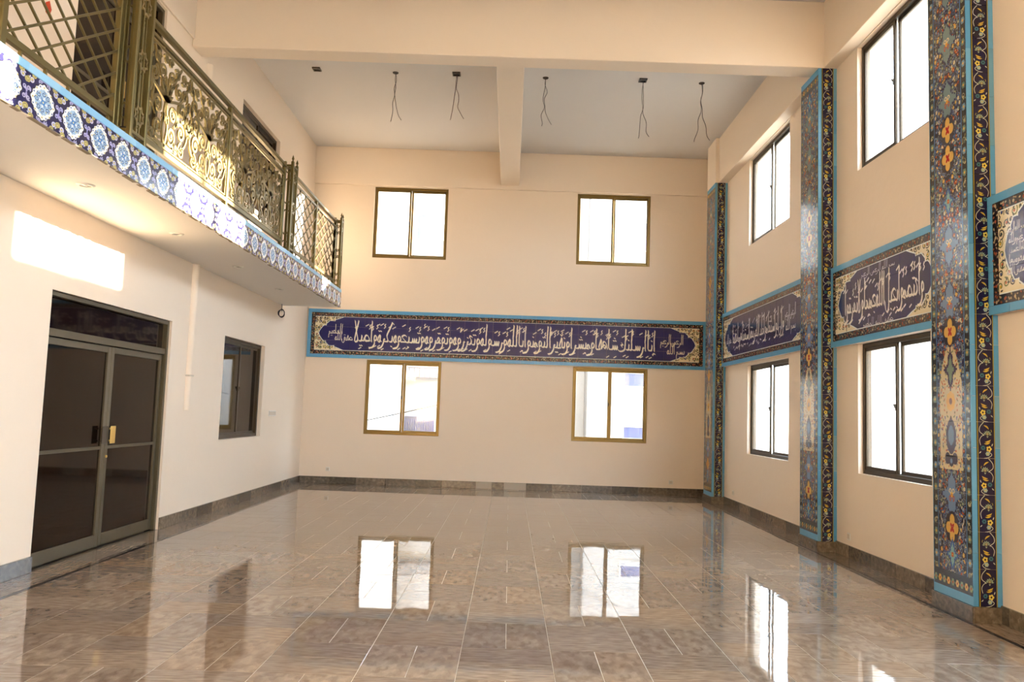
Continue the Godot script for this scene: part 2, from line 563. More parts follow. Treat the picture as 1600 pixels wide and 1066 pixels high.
func paint_carpet() -> Image:
	# the carpet-like face of the columns: 0.63 m wide, 6.1 m tall (from y = 0.1 to 6.2)
	var w := 252
	var h := 2044
	var g := RandomNumberGenerator.new()
	g.seed = 5
	var ky := h / 6.1
	var im := blank(w, h, Color(0.12, 0.11, 0.27))
	var fy := func(y: float) -> float: return h - (y - 0.1) * ky
	var mid := w / 2.0
	var sage := Color(0.45, 0.52, 0.45)
	var steel := Color(0.4, 0.5, 0.62)
	var rust := Color(0.66, 0.3, 0.16)
	var ochre := Color(0.82, 0.64, 0.3)
	# field of blossoms and stems
	for i in 1500:
		var p := Vector2(g.randf_range(40, mid), g.randf_range(0, h))
		line(im, spiral(p, g.randf_range(7, 13), g.randf_range(0.5, 1.0), g.randf() * TAU, 1.0, 0.35, 8), brush(0.9, Color(0.6, 0.62, 0.56) if g.randf() < 0.6 else Color(0.38, 0.48, 0.6)), 1.4)
	for i in 760:
		var p := Vector2(g.randf_range(42, mid), (i + g.randf()) * h / 760.0)
		var pick := g.randf()
		var col := rust if pick < 0.26 else (sage if pick < 0.5 else (ochre if pick < 0.66 else (steel if pick < 0.85 else Color(0.78, 0.72, 0.6))))
		if g.randf() < 0.5:
			flower(im, p, g.randf_range(4.5, 8), 5, col, Color(0.75, 0.7, 0.5), Color(0.1, 0.09, 0.15))
		else:
			leaf(im, p, g.randf() * TAU, g.randf_range(10, 16), 3.0, col, 0.6)
	# the cream arch with its vase
	var vt: float = fy.call(2.3)
	var vb: float = fy.call(1.2)
	for y in range(int(vt), int(vb)):
		var t := (y - vt) / (vb - vt)
		var hw := 72.0 * clampf(sqrt(t * 3.2), 0.0, 1.0)
		im.fill_rect(Rect2i(int(mid - hw), y, int(hw * 2), 1), Color(0.78, 0.71, 0.56))
	for i in 130:
		var t := g.randf()
		var p := Vector2(mid - 70.0 * clampf(sqrt(t * 3.0), 0, 1) * g.randf(), lerpf(vt, vb, t))
		leaf(im, p, g.randf() * TAU, g.randf_range(6, 12), 2.0, rust if g.randf() < 0.4 else (Color(0.35, 0.4, 0.28) if g.randf() < 0.6 else Color(0.3, 0.32, 0.5)), 0.6)
	lozenge(im, Vector2(mid, fy.call(2.08)), 34, 60, Color(0.25, 0.2, 0.3))
	lozenge(im, Vector2(mid, fy.call(2.08)), 20, 40, sage)
	flower(im, Vector2(mid, fy.call(1.8)), 30, 8, ochre, Color(0.4, 0.25, 0.15))
	leaf(im, Vector2(mid, fy.call(1.67)), PI / 2, 36, 9, Color(0.3, 0.24, 0.25))
	leaf(im, Vector2(mid, fy.call(1.63)), PI / 2, 100, 34, Color(0.24, 0.2, 0.3))
	leaf(im, Vector2(mid, fy.call(1.58)), PI / 2, 56, 20, steel)
	dot(im, Vector2(mid - 24, fy.call(1.3)), 17, Color(0.25, 0.23, 0.3))
	dot(im, Vector2(mid, fy.call(1.28)), 17, Color(0.25, 0.23, 0.3))
	dot(im, Vector2(mid, fy.call(1.28)), 8, steel)
	# medallions up the middle
	for y in [0.985, 2.68, 3.2, 4.53, 5.07, 5.6]:
		var c := Vector2(mid, fy.call(y))
		lozenge(im, c, 56, 70, Color(0.2, 0.2, 0.32))
		lozenge(im, c, 50, 63, steel if y < 4.0 else Color(0.42, 0.5, 0.5))
		for k in 4:
			line(im, spiral(c + Vector2.from_angle(PI / 4 + k * PI / 2) * 13, 9, 1.0, k * 1.5, 1.0, 0.4, 10), brush(1.5, Color(0.84, 0.76, 0.6) if k % 2 == 0 else rust))
		flower(im, c, 8, 6, ochre, rust)
	for y in [0.7, 2.42, 4.0, 4.26]:
		var c := Vector2(mid, fy.call(y))
		flower(im, c, 48, 8, Color(0.16, 0.12, 0.2), Color(0.16, 0.12, 0.2))
		flower(im, c, 40, 4, ochre, ochre)
		dot(im, c, 24, ochre)
		for k in 4:
			leaf(im, c, k * PI / 2 + PI / 4, 17, 5, Color(0.62, 0.13, 0.12))
	for y in [0.47, 3.6, 5.85]:
		var c := Vector2(mid, fy.call(y))
		lozenge(im, c, 30, 46, Color(0.24, 0.36, 0.55))
		lozenge(im, c, 20, 30, Color(0.45, 0.6, 0.6))
		flower(im, c, 9, 5, rust, ochre)
	mirror_x(im)
	# side borders with their thin blue lines
	for s in 2:
		var x0 := 0 if s == 0 else w - 38
		im.fill_rect(Rect2i(x0, 0, 38, h), Color(0.09, 0.11, 0.13))
		var n := 62
		for i in n:
			var c := Vector2(x0 + 19, (i + 0.5) * h / n)
			if i % 2 == 0:
				flower(im, c, 12, 6, Color(0.42, 0.5, 0.42) if i % 4 == 0 else Color(0.45, 0.55, 0.6), ochre)
			else:
				for k in 5:
					leaf(im, c + Vector2(g.randf_range(-9, 9), g.randf_range(-9, 9)), g.randf() * TAU, 10, 3, [Color(0.62, 0.58, 0.4), Color(0.45, 0.5, 0.42), Color(0.7, 0.64, 0.5)][k % 3], 0.7)
				line(im, spiral(c, 10, 0.8, i * 1.3, 1.0, 0.4, 10), brush(1.2, Color(0.66, 0.62, 0.48)))
		im.fill_rect(Rect2i(x0 + (33 if s == 0 else 1), 0, 4, h), Color(0.33, 0.5, 0.66))
		im.fill_rect(Rect2i(x0 + (0 if s == 0 else 36), 0, 2, h), Color(0.33, 0.5, 0.66))
	# lower and upper border and the blue band that closes them
	for yy in [0, h - 74]:
		im.fill_rect(Rect2i(0, yy, w, 74), Color(0.09, 0.11, 0.13))
		for i in 9:
			flower(im, Vector2(14 + i * 28, yy + (46 if yy == 0 else 28)), 11, 6, Color(0.5, 0.55, 0.4) if i % 2 == 0 else ochre, rust)
	im.fill_rect(Rect2i(0, 0, w, 28), SKYBLUE)
	im.fill_rect(Rect2i(0, h - 26, w, 26), SKYBLUE)
	return im

func paint_vine() -> Image:
	# one repeat (0.3 m) of the floral strip, with yellow lines at its sides; 0.16 m wide
	var w := 160
	var h := 300
	var im := blank(w, h, Color(0.085, 0.07, 0.2))
	im.fill_rect(Rect2i(0, 0, 7, h), Color(0.16, 0.12, 0.1))
	im.fill_rect(Rect2i(w - 7, 0, 7, h), Color(0.16, 0.12, 0.1))
	im.fill_rect(Rect2i(3, 0, 6, h), Color(0.68, 0.6, 0.16))
	im.fill_rect(Rect2i(w - 9, 0, 6, h), Color(0.68, 0.6, 0.16))
	var pale := Color(0.78, 0.78, 0.7)
	var teal := Color(0.2, 0.4, 0.44)
	line(im, spline([Vector2(60, 0), Vector2(26, 40), Vector2(24, 80), Vector2(62, 108)], 10), brush(2.6, pale))
	line(im, spline([Vector2(62, 108), Vector2(40, 118), Vector2(22, 150), Vector2(30, 190)], 10), brush(2.2, pale))
	for k in 6:
		leaf(im, Vector2(92, 104), -PI / 2 + (k - 2.5) * 0.55, 38, 7, Color(0.55, 0.62, 0.52), 0.2)
	leaf(im, Vector2(92, 104), PI / 2, 26, 8, Color(0.55, 0.62, 0.52))
	dot(im, Vector2(92, 100), 16, Color(0.15, 0.13, 0.2))
	flower(im, Vector2(92, 98), 12, 5, Color(0.7, 0.66, 0.42), Color(0.3, 0.3, 0.4))
	for q in [[Vector2(60, 28), 0.15, 0.5], [Vector2(70, 165), 0.1, -0.5], [Vector2(62, 178), 0.25, -0.5]]:
		leaf(im, q[0], q[1], 58, 6.5, Color(0.78, 0.66, 0.24), q[2])
	flower(im, Vector2(104, 222), 25, 5, Color(0.84, 0.76, 0.34), Color(0.22, 0.16, 0.12))
	flower(im, Vector2(52, 214), 20, 6, teal, Color(0.1, 0.1, 0.2))
	flower(im, Vector2(92, 262), 20, 6, Color(0.56, 0.66, 0.62), Color(0.75, 0.7, 0.4))
	leaf(im, Vector2(128, 200), -1.2, 26, 4, pale)
	leaf(im, Vector2(34, 244), 2.4, 24, 4, pale)
	line(im, spline([Vector2(104, 246), Vector2(128, 270), Vector2(100, 292), Vector2(60, 300)], 8), brush(2.2, pale))
	leaf(im, Vector2(122, 60), 1.2, 26, 4, Color(0.55, 0.5, 0.25))
	return im

func paint_medallion() -> Image:
	# the fascia tile: a pale eight-sided medallion on a dark blue ground of scrolls
	var n := 288
	var im := blank(n, n, Color(0.14, 0.13, 0.3))
	var c := Vector2(n, n) / 2.0
	for sx in [0.0, 1.0]:
		for sy in [0.0, 1.0]:
			var corner := Vector2(sx, sy) * n
			var to := (c - corner).normalized()
			for k in 3:
				var p := corner + to.rotated((k - 1) * 0.75) * 52.0
				line(im, spiral(p, 24, 1.4, to.angle() + PI, 1.0 if k % 2 == 0 else -1.0, 0.25, 20), brush(4.6, Color(0.72, 0.67, 0.4) if k != 1 else Color(0.78, 0.77, 0.84)))
				dot(im, p, 8, Color(0.76, 0.7, 0.4))
	for k in 4:
		var d := Vector2.from_angle(k * PI / 2)
		for q in [-1.0, 1.0]:
			line(im, spiral(c + d * 128 + d.orthogonal() * 34 * q, 18, 1.3, 0.4 * k, q, 0.3, 16), brush(3.6, Color(0.7, 0.69, 0.8)))
			leaf(im, c + d * 142, d.angle() + q * 1.4, 40, 6, Color(0.6, 0.58, 0.74), q * 0.5)
	var rad := func(a: float, big: float) -> float: return big * (1.0 - 0.1 * absf(sin(2.0 * a)) + 0.03 * cos(16.0 * a))
	for pass_ in 3:
		var big: float = [134.0, 126.0, 92.0][pass_]
		var col: Color = [Color(0.1, 0.09, 0.22), Color(0.92, 0.92, 0.89), Color(0.62, 0.73, 0.82)][pass_]
		for y in n:
			# the span of this row inside the lobed outline
			var dy := y - c.y
			if absf(dy) > big:
				continue
			var hw := 0.0
			for k in 24:
				var x := big * (k + 1) / 24.0
				if Vector2(x, dy).length() < rad.call(atan2(dy, x), big):
					hw = x
			if hw > 0.0:
				im.fill_rect(Rect2i(int(c.x - hw * 0.86), y, int(hw * 1.72), 1), col)
	for k in 16:
		var a := TAU * k / 16
		dot(im, c + Vector2.from_angle(a) * Vector2(0.86, 1.0) * 106, 6.5, Color(0.74, 0.68, 0.42) if k % 2 == 0 else Color(0.4, 0.46, 0.6))
	for k in 8:
		var a := TAU * k / 8
		line(im, spiral(c + Vector2.from_angle(a) * 58, 20, 1.1, a, 1.0 if k % 2 == 0 else -1.0, 0.3, 16), brush(2.4, Color(0.2, 0.27, 0.45)))
		leaf(im, c, a + 0.2, 44, 7, Color(0.88, 0.89, 0.87) if k % 2 == 0 else Color(0.4, 0.52, 0.68))
		dot(im, c + Vector2.from_angle(a + 0.3) * 66, 6, Color(0.76, 0.72, 0.55))
	flower(im, c, 20, 8, Color(0.3, 0.5, 0.74), Color(0.86, 0.82, 0.6))
	return im

# =====================================================================  materials
func mat(col: Color, rough: float, metal := 0.0) -> StandardMaterial3D:
	var m := StandardMaterial3D.new()
	m.albedo_color = col
	m.roughness = rough
	m.metallic = metal
	return m

func noise_tex(size: int, freq: float, ramp: Array, seed_: int, warp := 0.0, oct := 4) -> NoiseTexture2D:
	var n := FastNoiseLite.new()
	n.noise_type = FastNoiseLite.TYPE_SIMPLEX_SMOOTH
	n.seed = seed_
	n.frequency = freq
	n.fractal_octaves = oct
	if warp > 0.0:
		n.domain_warp_enabled = true
		n.domain_warp_amplitude = warp
		n.domain_warp_frequency = freq * 1.5
	var t := NoiseTexture2D.new()
	t.width = size
	t.height = size
	t.seamless = true
	t.noise = n
	var gr := Gradient.new()
	gr.offsets = PackedFloat32Array([0.0, 0.35, 0.55, 0.75, 1.0])
	gr.colors = PackedColorArray(ramp)
	t.color_ramp = gr
	return t

func bump(m: StandardMaterial3D, freq: float, strength: float, scale_: float, seed_: int, tri := true) -> void:
	var n := FastNoiseLite.new()
	n.seed = seed_
	n.frequency = freq
	n.fractal_octaves = 3
	var t := NoiseTexture2D.new()
	t.width = 512
	t.height = 512
	t.seamless = true
	t.as_normal_map = true
	t.bump_strength = strength
	t.noise = n
	m.normal_enabled = true
	m.normal_texture = t
	m.normal_scale = scale_
	if tri:
		m.uv1_triplanar = true
		m.uv1_world_triplanar = true
		m.uv1_scale = Vector3.ONE * 0.5

func glazed(im: Image) -> StandardMaterial3D:
	var m := mat(Color.WHITE, 0.16)
	m.albedo_texture = tex(im)
	return m

func make_materials() -> void:
	M.paint = mat(Color(0.905, 0.835, 0.75), 0.55)
	bump(M.paint, 0.02, 3.0, 0.12, 3)
	M.ceiling = mat(Color(0.84, 0.82, 0.8), 0.8)
	M.soffit = mat(Color(0.9, 0.87, 0.83), 0.75)
	M.grout = mat(Color(0.8, 0.76, 0.69), 0.6)
	M.mortar = mat(Color(0.55, 0.49, 0.4), 0.9)
	# polished brown stone, grain along the tile
	var ramp := [Color(0.47, 0.4, 0.335), Color(0.545, 0.475, 0.405), Color(0.585, 0.515, 0.445), Color(0.615, 0.545, 0.475), Color(0.67, 0.605, 0.535)]
	var grain := noise_tex(512, 0.012, ramp, 21, 22.0, 5)
	var swirl := noise_tex(512, 0.016, ramp, 44, 60.0, 5)
	var wave := FastNoiseLite.new()
	wave.seed = 9
	wave.frequency = 0.004
	wave.fractal_octaves = 2
	var wt := NoiseTexture2D.new()
	wt.width = 512
	wt.height = 512
	wt.seamless = true
	wt.as_normal_map = true
	wt.bump_strength = 2.0
	wt.noise = wave
	M.stone = []
	for k in 8:
		var m := mat([Color(1, 1, 1), Color(0.94, 0.93, 0.92), Color(1.0, 0.97, 0.93), Color(0.92, 0.92, 0.93)][k % 4], 0.025)
		m.albedo_texture = grain if k < 4 else swirl
		m.uv1_scale = Vector3(0.9, 5.0, 1) if k < 4 else Vector3(0.7, 1.3, 1)
		m.normal_enabled = true
		m.normal_texture = wt
		m.normal_scale = 0.12 if k < 4 else 0.06
		M.stone.append(m)
	M.inlay = mat(Color(0.1, 0.1, 0.13), 0.12)
	M.marble = []
	var mr := [Color(0.28, 0.245, 0.205), Color(0.34, 0.305, 0.26), Color(0.375, 0.335, 0.285), Color(0.42, 0.38, 0.325), Color(0.52, 0.48, 0.42)]
	var marble := noise_tex(512, 0.02, mr, 66, 40.0, 5)
	for k in 3:
		var m := mat([Color(1, 1, 1), Color(0.85, 0.84, 0.82), Color(1.15, 1.13, 1.1)][k], 0.2)
		m.albedo_texture = marble
		M.marble.append(m)
	M.marble_pale = mat(Color(0.6, 0.56, 0.5), 0.25)
	# metals and glass
	M.bronze = mat(Color(0.5, 0.415, 0.235), 0.34, 0.75)
	M.dark_bronze = mat(Color(0.27, 0.225, 0.165), 0.4, 0.6)
	M.bronze_dull = mat(Color(0.36, 0.32, 0.24), 0.42, 0.5)
	M.brass = mat(Color(0.88, 0.74, 0.42), 0.3, 0.9)
	M.rail = mat(Color(0.45, 0.4, 0.245), 0.36, 0.8)
	M.scroll = mat(Color(0.57, 0.51, 0.34), 0.3, 0.85)
	M.black = mat(Color(0.03, 0.03, 0.03), 0.4)
	var g := StandardMaterial3D.new()
	g.albedo_color = Color(0.97, 0.98, 0.97, 0.06)
	g.transparency = BaseMaterial3D.TRANSPARENCY_ALPHA
	g.roughness = 0.0
	M.glass = g
	M.tinted = mat(Color(0.1, 0.055, 0.03), 0.04)
	M.tinted.metallic_specular = 0.3
	M.white = mat(Color(0.86, 0.84, 0.8), 0.45)
	M.offwhite = mat(Color(0.8, 0.74, 0.66), 0.5)
	M.lamp_inside = mat(Color(0.72, 0.7, 0.66), 0.25, 0.6)
	M.wire = mat(Color(0.2, 0.17, 0.16), 0.6)
	M.wire_red = mat(Color(0.42, 0.2, 0.16), 0.6)
	M.orange = mat(Color(0.8, 0.27, 0.07), 0.6)
	M.blue_glaze = []
	for c in [SKYBLUE, Color(0.33, 0.59, 0.75), Color(0.4, 0.65, 0.79), Color(0.42, 0.62, 0.72)]:
		var m := mat(c, 0.14)
		M.blue_glaze.append(m)
	M.pale_glaze = [mat(Color(0.55, 0.75, 0.87), 0.12), mat(Color(0.6, 0.78, 0.88), 0.12)]
	M.carpet = glazed(paint_carpet())
	M.vine = glazed(paint_vine())
	M.medallion = glazed(paint_medallion())
	M.back_text = glazed(paint_back_panel())
	M.bay_text = glazed(paint_bay_panel())
	M.far_text = glazed(paint_far_panel())
	M.near_text = glazed(paint_near_panel())
	# outside
	M.render_wall = mat(Color(0.6, 0.585, 0.565), 0.9)
	M.white_wall = mat(Color(0.68, 0.665, 0.645), 0.9)
	M.render_warm = mat(Color(0.86, 0.845, 0.815), 0.9)
	M.shade_glass = mat(Color(0.26, 0.27, 0.4), 0.3)
	M.grille = mat(Color(0.3, 0.28, 0.28), 0.6)
	M.dusty = mat(Color(0.62, 0.57, 0.5), 0.95)

# =====================================================================  the shell
func wall_with_holes(st: SurfaceTool, u0: float, u1: float, v0: float, v1: float, holes: Array, put: Callable) -> void:
	# cuts a rectangle round its holes (Rect2 in u, v) into strips and hands each to «put»
	var us := [u0, u1]
	for h in holes:
		us.append(h.position.x)
		us.append(h.end.x)
	us.sort()
	for i in us.size() - 1:
		if us[i + 1] - us[i] < 1e-4:
			continue
		var mid: float = (us[i] + us[i + 1]) * 0.5
		var cuts := []
		for h in holes:
			if mid > h.position.x and mid < h.end.x:
				cuts.append(h)
		cuts.sort_custom(func(a, b): return a.position.y < b.position.y)
		var v := v0
		for h in cuts:
			if h.position.y > v + 1e-4:
				put.call(st, us[i], us[i + 1], v, h.position.y)
			v = h.end.y
		if v1 > v + 1e-4:
			put.call(st, us[i], us[i + 1], v, v1)

# window rectangles: (along the wall, height)
const RIGHT_BAYS := [[-14.25, -12.15], [-9.72, -8.03], [-6.0, -2.3]]
const SHOPFRONT := Rect2(-1.4, 0.05, 9.0, 4.3)   # the tall glazed entrance beside the camera (along z, height)
const BACK_BAYS := [[-3.02, -1.455], [1.3, 2.862]]

func right_holes() -> Array:
	var out := []
	for b in RIGHT_BAYS:
		out.append(Rect2(b[0], 1.02, b[1] - b[0], 1.53))
		out.append(Rect2(b[0], 4.66, b[1] - b[0], 1.55))
	out.append(SHOPFRONT)
	return out

func back_holes() -> Array:
	var out := []
	for b in BACK_BAYS:
		out.append(Rect2(b[0], 1.045, b[1] - b[0], 1.545))
		out.append(Rect2(b[0], 4.76, b[1] - b[0], 1.53))
	return out


func build_shell() -> void:
	# floor slab and ceiling
	struct("floor", box_mesh(Vector3(-LX - 0.4, -0.25, BZ - 0.35), Vector3(RX + 0.3, -0.0022, FZ + 0.3)), M.grout, "polished brown stone floor laid in pairs with pale joints")
	struct("ceiling", box_mesh(Vector3(-LX - 0.4, CH, BZ - 0.35), Vector3(RX + 0.3, CH + 0.3, FZ + 0.3)), M.ceiling, "flat pale ceiling between the cream beams")
	# right wall
	var st := st_new()
	wall_with_holes(st, BZ - 0.35, FZ + 0.3, 0.0, CH, right_holes(), func(s, a, b, c, d): box(s, Vector3(RX, c, a), Vector3(RX + 0.26, d, b)))
	struct("wall_right", done(st), M.paint, "cream right wall with windows between the tiled columns")
	# back wall
	st = st_new()
	wall_with_holes(st, -LX, RX, 0.0, CH, back_holes(), func(s, a, b, c, d): box(s, Vector3(a, c, BZ - 0.26), Vector3(b, d, BZ)))
	struct("wall_back", done(st), M.paint, "cream back wall with four windows and the long inscription")
	# front wall, behind the camera
	st = st_new()
	wall_with_holes(st, -LX, RX, 0.0, CH, [], func(s, a, b, c, d): box(s, Vector3(a, c, FZ), Vector3(b, d, FZ + 0.26)))
	struct("wall_front", done(st), M.paint, "cream front wall behind the camera")
	# left wall: a facing with recesses for doors and windows on a solid back
	var holes := [Rect2(-10.33, 0.0, 2.73, 2.6), Rect2(-14.29, 1.04, 2.03, 1.56), Rect2(-9.56, SLAB_TOP, 1.93, 2.53), Rect2(-14.46, 4.8, 2.05, 1.53)]
	st = st_new()
	wall_with_holes(st, BZ - 0.35, FZ + 0.3, 0.0, CH, holes, func(s, a, b, c, d): box(s, Vector3(-LX - 0.16, c, a), Vector3(-LX, d, b)))
	box(st, Vector3(-LX - 0.4, 0, BZ - 0.35), Vector3(-LX - 0.16, CH, FZ + 0.3))
	struct("wall_left", done(st), M.paint, "cream left wall behind the balcony")
	# beams
	struct("trim_1", box_mesh(Vector3(-LX, BEAM_Y, -10.66), Vector3(RX, CH, -10.34), 0.008), M.paint, "deep cream beam across the hall")
	struct("trim_2", box_mesh(Vector3(-0.345, 6.4, BZ), Vector3(0.045, CH, -10.66), 0.008), M.paint, "cream beam along the middle of the far ceiling")
	struct("trim_3", box_mesh(Vector3(-LX, 6.31, BZ), Vector3(RX, CH, BZ + 0.05), 0.006), M.paint, "shallow cream beam over the back windows")
	st = st_new()
	for z in [[-15.72, -10.66], [-10.34, -7.55], [-6.91, FZ]]:
		box(st, Vector3(3.955, BEAM_Y, z[0]), Vector3(RX, CH, z[1]), 0.006)
	struct("trim_4", done(st), M.paint, "cream beam over the right-hand windows")
	struct("trim_5", box_mesh(Vector3(-LX, 6.32, -10.34), Vector3(-LX + 0.03, CH, FZ), 0.005), M.paint, "shallow cream beam along the left wall")
	st = st_new()
	box(st, Vector3(-LX, BEAM_Y, -7.4), Vector3(RX, CH, -7.08), 0.008)
	box(st, Vector3(-LX, BEAM_Y, -2.15), Vector3(RX, CH, -1.83), 0.008)
	struct("trim_6", done(st), M.paint, "cream beams across the near ceiling")
	# the plastered head of the corner column
	struct("trim_7", box_mesh(Vector3(RX - 0.24, BEAM_Y, -16.38), Vector3(RX, CH, -15.72), 0.006), M.paint, "plastered head of the far corner column")
	# skirting of dark stone
	skirting("baseboard_left", [[FZ, -7.6], [-10.33, BZ]], true, "dark stone skirting along the left wall")
	skirting("baseboard_right", [[-1.4, -6.91], [-7.55, -10.35], [-10.985, -15.72], [-16.38, BZ]], false, "dark stone skirting along the right wall")
	var o := Node3D.new()
	o.name = "baseboard_back"
	add_child(o)
	o.set_meta("kind", "structure")
	o.set_meta("label", "dark stone skirting along the back wall")
	var x := -LX + 0.02
	var k := 0
	while x < RX - 0.03:
		var e := minf(x + [0.62, 0.55, 0.6][k % 3], RX - 0.02)
		if x < -0.7 and e > -0.64:
			e = -0.64
		elif x < -0.6 and x > -0.66:
			e = -0.32
		elif x > -0.33 and x < -0.3:
			e = -0.06
		elif x > -0.07 and x < -0.05:
			e = 0.39
		var pale := x > -0.66 and x < -0.6 or x > -0.07 and x < -0.05
		part("skirting_tile", plate(e - x - 0.003, 0.145, 0.02, 0.003, Rect2(k * 0.27, 0.1 * k, (e - x) * 1.2, 0.18)), M.marble_pale if pale else M.marble[k % 3], o, Vector3((x + e) / 2, 0.0725, BZ), FACE_BACK)
		x = e
		k += 1

func skirting(called: String, runs: Array, left: bool, label: String) -> void:
	var o := Node3D.new()
	o.name = called
	add_child(o)
	o.set_meta("kind", "structure")
	o.set_meta("label", label)
	var k := 0
	for r in runs:
		var z: float = r[0]
		while z > r[1] + 0.02:
			var e := maxf(z - 0.6, r[1])
			var w := z - e
			var m := plate(w - 0.003, 0.145, 0.02, 0.003, Rect2(k * 0.31, k * 0.17, w * 1.2, 0.18))
			part("skirting_tile", m, M.marble[k % 3], o, Vector3(-LX if left else RX, 0.0725, (z + e) / 2), FACE_LEFT if left else FACE_RIGHT)
			z = e
			k += 1

# =====================================================================  floor tiles
func build_floor() -> void:
	var floor_node: Node3D = get_node("floor")
	var pitch_x := 0.6
	var pitch_z := 0.665
	var xs := [-3.935]
	for k in range(-5, 6):
		xs.append(-0.27 + pitch_x * k)
	xs.append(3.33)
	xs.append(3.818)
	var cache := {}
	var rest := {}
	for row in range(-13, 18):
		var z1 := -5.05 - pitch_z * (row - 0) + 0.0
		var z0 := z1 - pitch_z
		# row 0 is the first whole row in view: z from -5.05 to -5.715
		if row == 17:
			z0 = -16.76
		if z1 > FZ:
			continue
		for c in xs.size() - 1:
			var x0: float = xs[c]
			var x1: float = xs[c + 1]
			var across := (row + c) % 2 == 0       # halves split by a line across the hall
			for half in 2:
				var lo := Vector2(x0, z0)
				var hi := Vector2(x1, z1)
				if across:
					if half == 0: hi.y = (z0 + z1) / 2
					else: lo.y = (z0 + z1) / 2
				else:
					if half == 0: hi.x = (x0 + x1) / 2
					else: lo.x = (x0 + x1) / 2
				var gap := 0.0045
				var s := hi - lo - Vector2(gap, gap)
				var cen := (lo + hi) / 2
				var kind := rng.randi() % 4 + (0 if across else 4)
				var off := rng.randi() % 5
				var long := s.x if across else s.y
				var short := s.y if across else s.x
				var lean := Basis(Vector3(1, 0, 0), rng.randf_range(-0.0012, 0.0012)) * Basis(Vector3(0, 0, 1), rng.randf_range(-0.0016, 0.0016))
				var basis_ := lean * FACE_UP if across else lean * FACE_UP * Basis(Vector3(0, 0, 1), PI / 2)
				if row >= -1 and row <= 9:
					var key := "%.3f %.3f %d" % [long, short, off]
					if not cache.has(key):
						cache[key] = plate(long, short, 0.0035, 0.0008, Rect2(off * 0.37, off * 0.23, long, short))
					part("floor_tile", cache[key], M.stone[kind], floor_node, Vector3(cen.x, -0.0035, cen.y), basis_)
				else:
					if not rest.has(kind):
						rest[kind] = st_new()
					rest[kind].append_from(plate(long, short, 0.0035, 0.0008, Rect2(off * 0.37, off * 0.23, long, short)), 0, Transform3D(basis_, Vector3(cen.x, -0.0035, cen.y)))
	# border tiles between the inlay and the walls
	var zz := FZ
	var k := 0
	while zz > BZ + 0.02:
		var e := maxf(zz - 0.6, BZ)
		for side in 2:
			var x0 := -LX if side == 0 else 3.865
			var x1 := -3.97 if side == 0 else RX
			rest[k % 4].append_from(plate(zz - e - 0.004, x1 - x0 - 0.002, 0.0035, 0.0008, Rect2(k * 0.2, k * 0.3, 0.6, x1 - x0)), 0, Transform3D(FACE_UP * Basis(Vector3(0, 0, 1), PI / 2), Vector3((x0 + x1) / 2, -0.0035, (zz + e) / 2)))
		zz = e
		k += 1
	var x := -3.97
	while x < 3.865:
		var e := minf(x + 0.6, 3.865)
		rest[k % 4].append_from(plate(e - x - 0.004, 0.315, 0.0035, 0.0008, Rect2(k * 0.2, k * 0.3, 0.6, 0.3)), 0, Transform3D(FACE_UP, Vector3((x + e) / 2, -0.0035, BZ + 0.16)))
		x = e
		k += 1
	var joined := ArrayMesh.new()
	var mats := []
	for kind in rest:
		rest[kind].index()
		rest[kind].commit(joined)
		mats.append(M.stone[kind])
	for i in mats.size():
		joined.surface_set_material(i, mats[i])
	var far := part("distant_floor_tiles", joined, null, floor_node)
	far.set_meta("kind", "stuff")
	# the dark inlay line that runs round the hall
	var st := st_new()
	box(st, Vector3(-3.975, -0.003, -16.793), Vector3(-3.935, 0.0014, FZ))
	box(st, Vector3(3.822, -0.003, -16.793), Vector3(3.862, 0.0014, FZ))
	box(st, Vector3(-3.938, -0.003, -16.793), Vector3(3.825, 0.0014, -16.763))
	part("inlay_strip", done(st), M.inlay, floor_node)
	part("threshold", box_mesh(Vector3(-LX - 0.16, -0.004, -10.33), Vector3(-LX - 0.001, 0.0003, -7.6)), M.marble[1], floor_node)

# =====================================================================  windows and doors
func frame_mesh(w: float, h: float, bar: float, z0: float, z1: float) -> ArrayMesh:
	# a rectangular frame, centred in x, standing on y = 0
	var st := st_new()
	box(st, Vector3(-w / 2, 0, z0), Vector3(-w / 2 + bar, h, z1), 0.004)
	box(st, Vector3(w / 2 - bar, 0, z0), Vector3(w / 2, h, z1), 0.004)
	box(st, Vector3(-w / 2 + bar, 0, z0), Vector3(w / 2 - bar, bar, z1), 0.004)
	box(st, Vector3(-w / 2 + bar, h - bar, z0), Vector3(w / 2 - bar, h, z1), 0.004)
	return done(st)

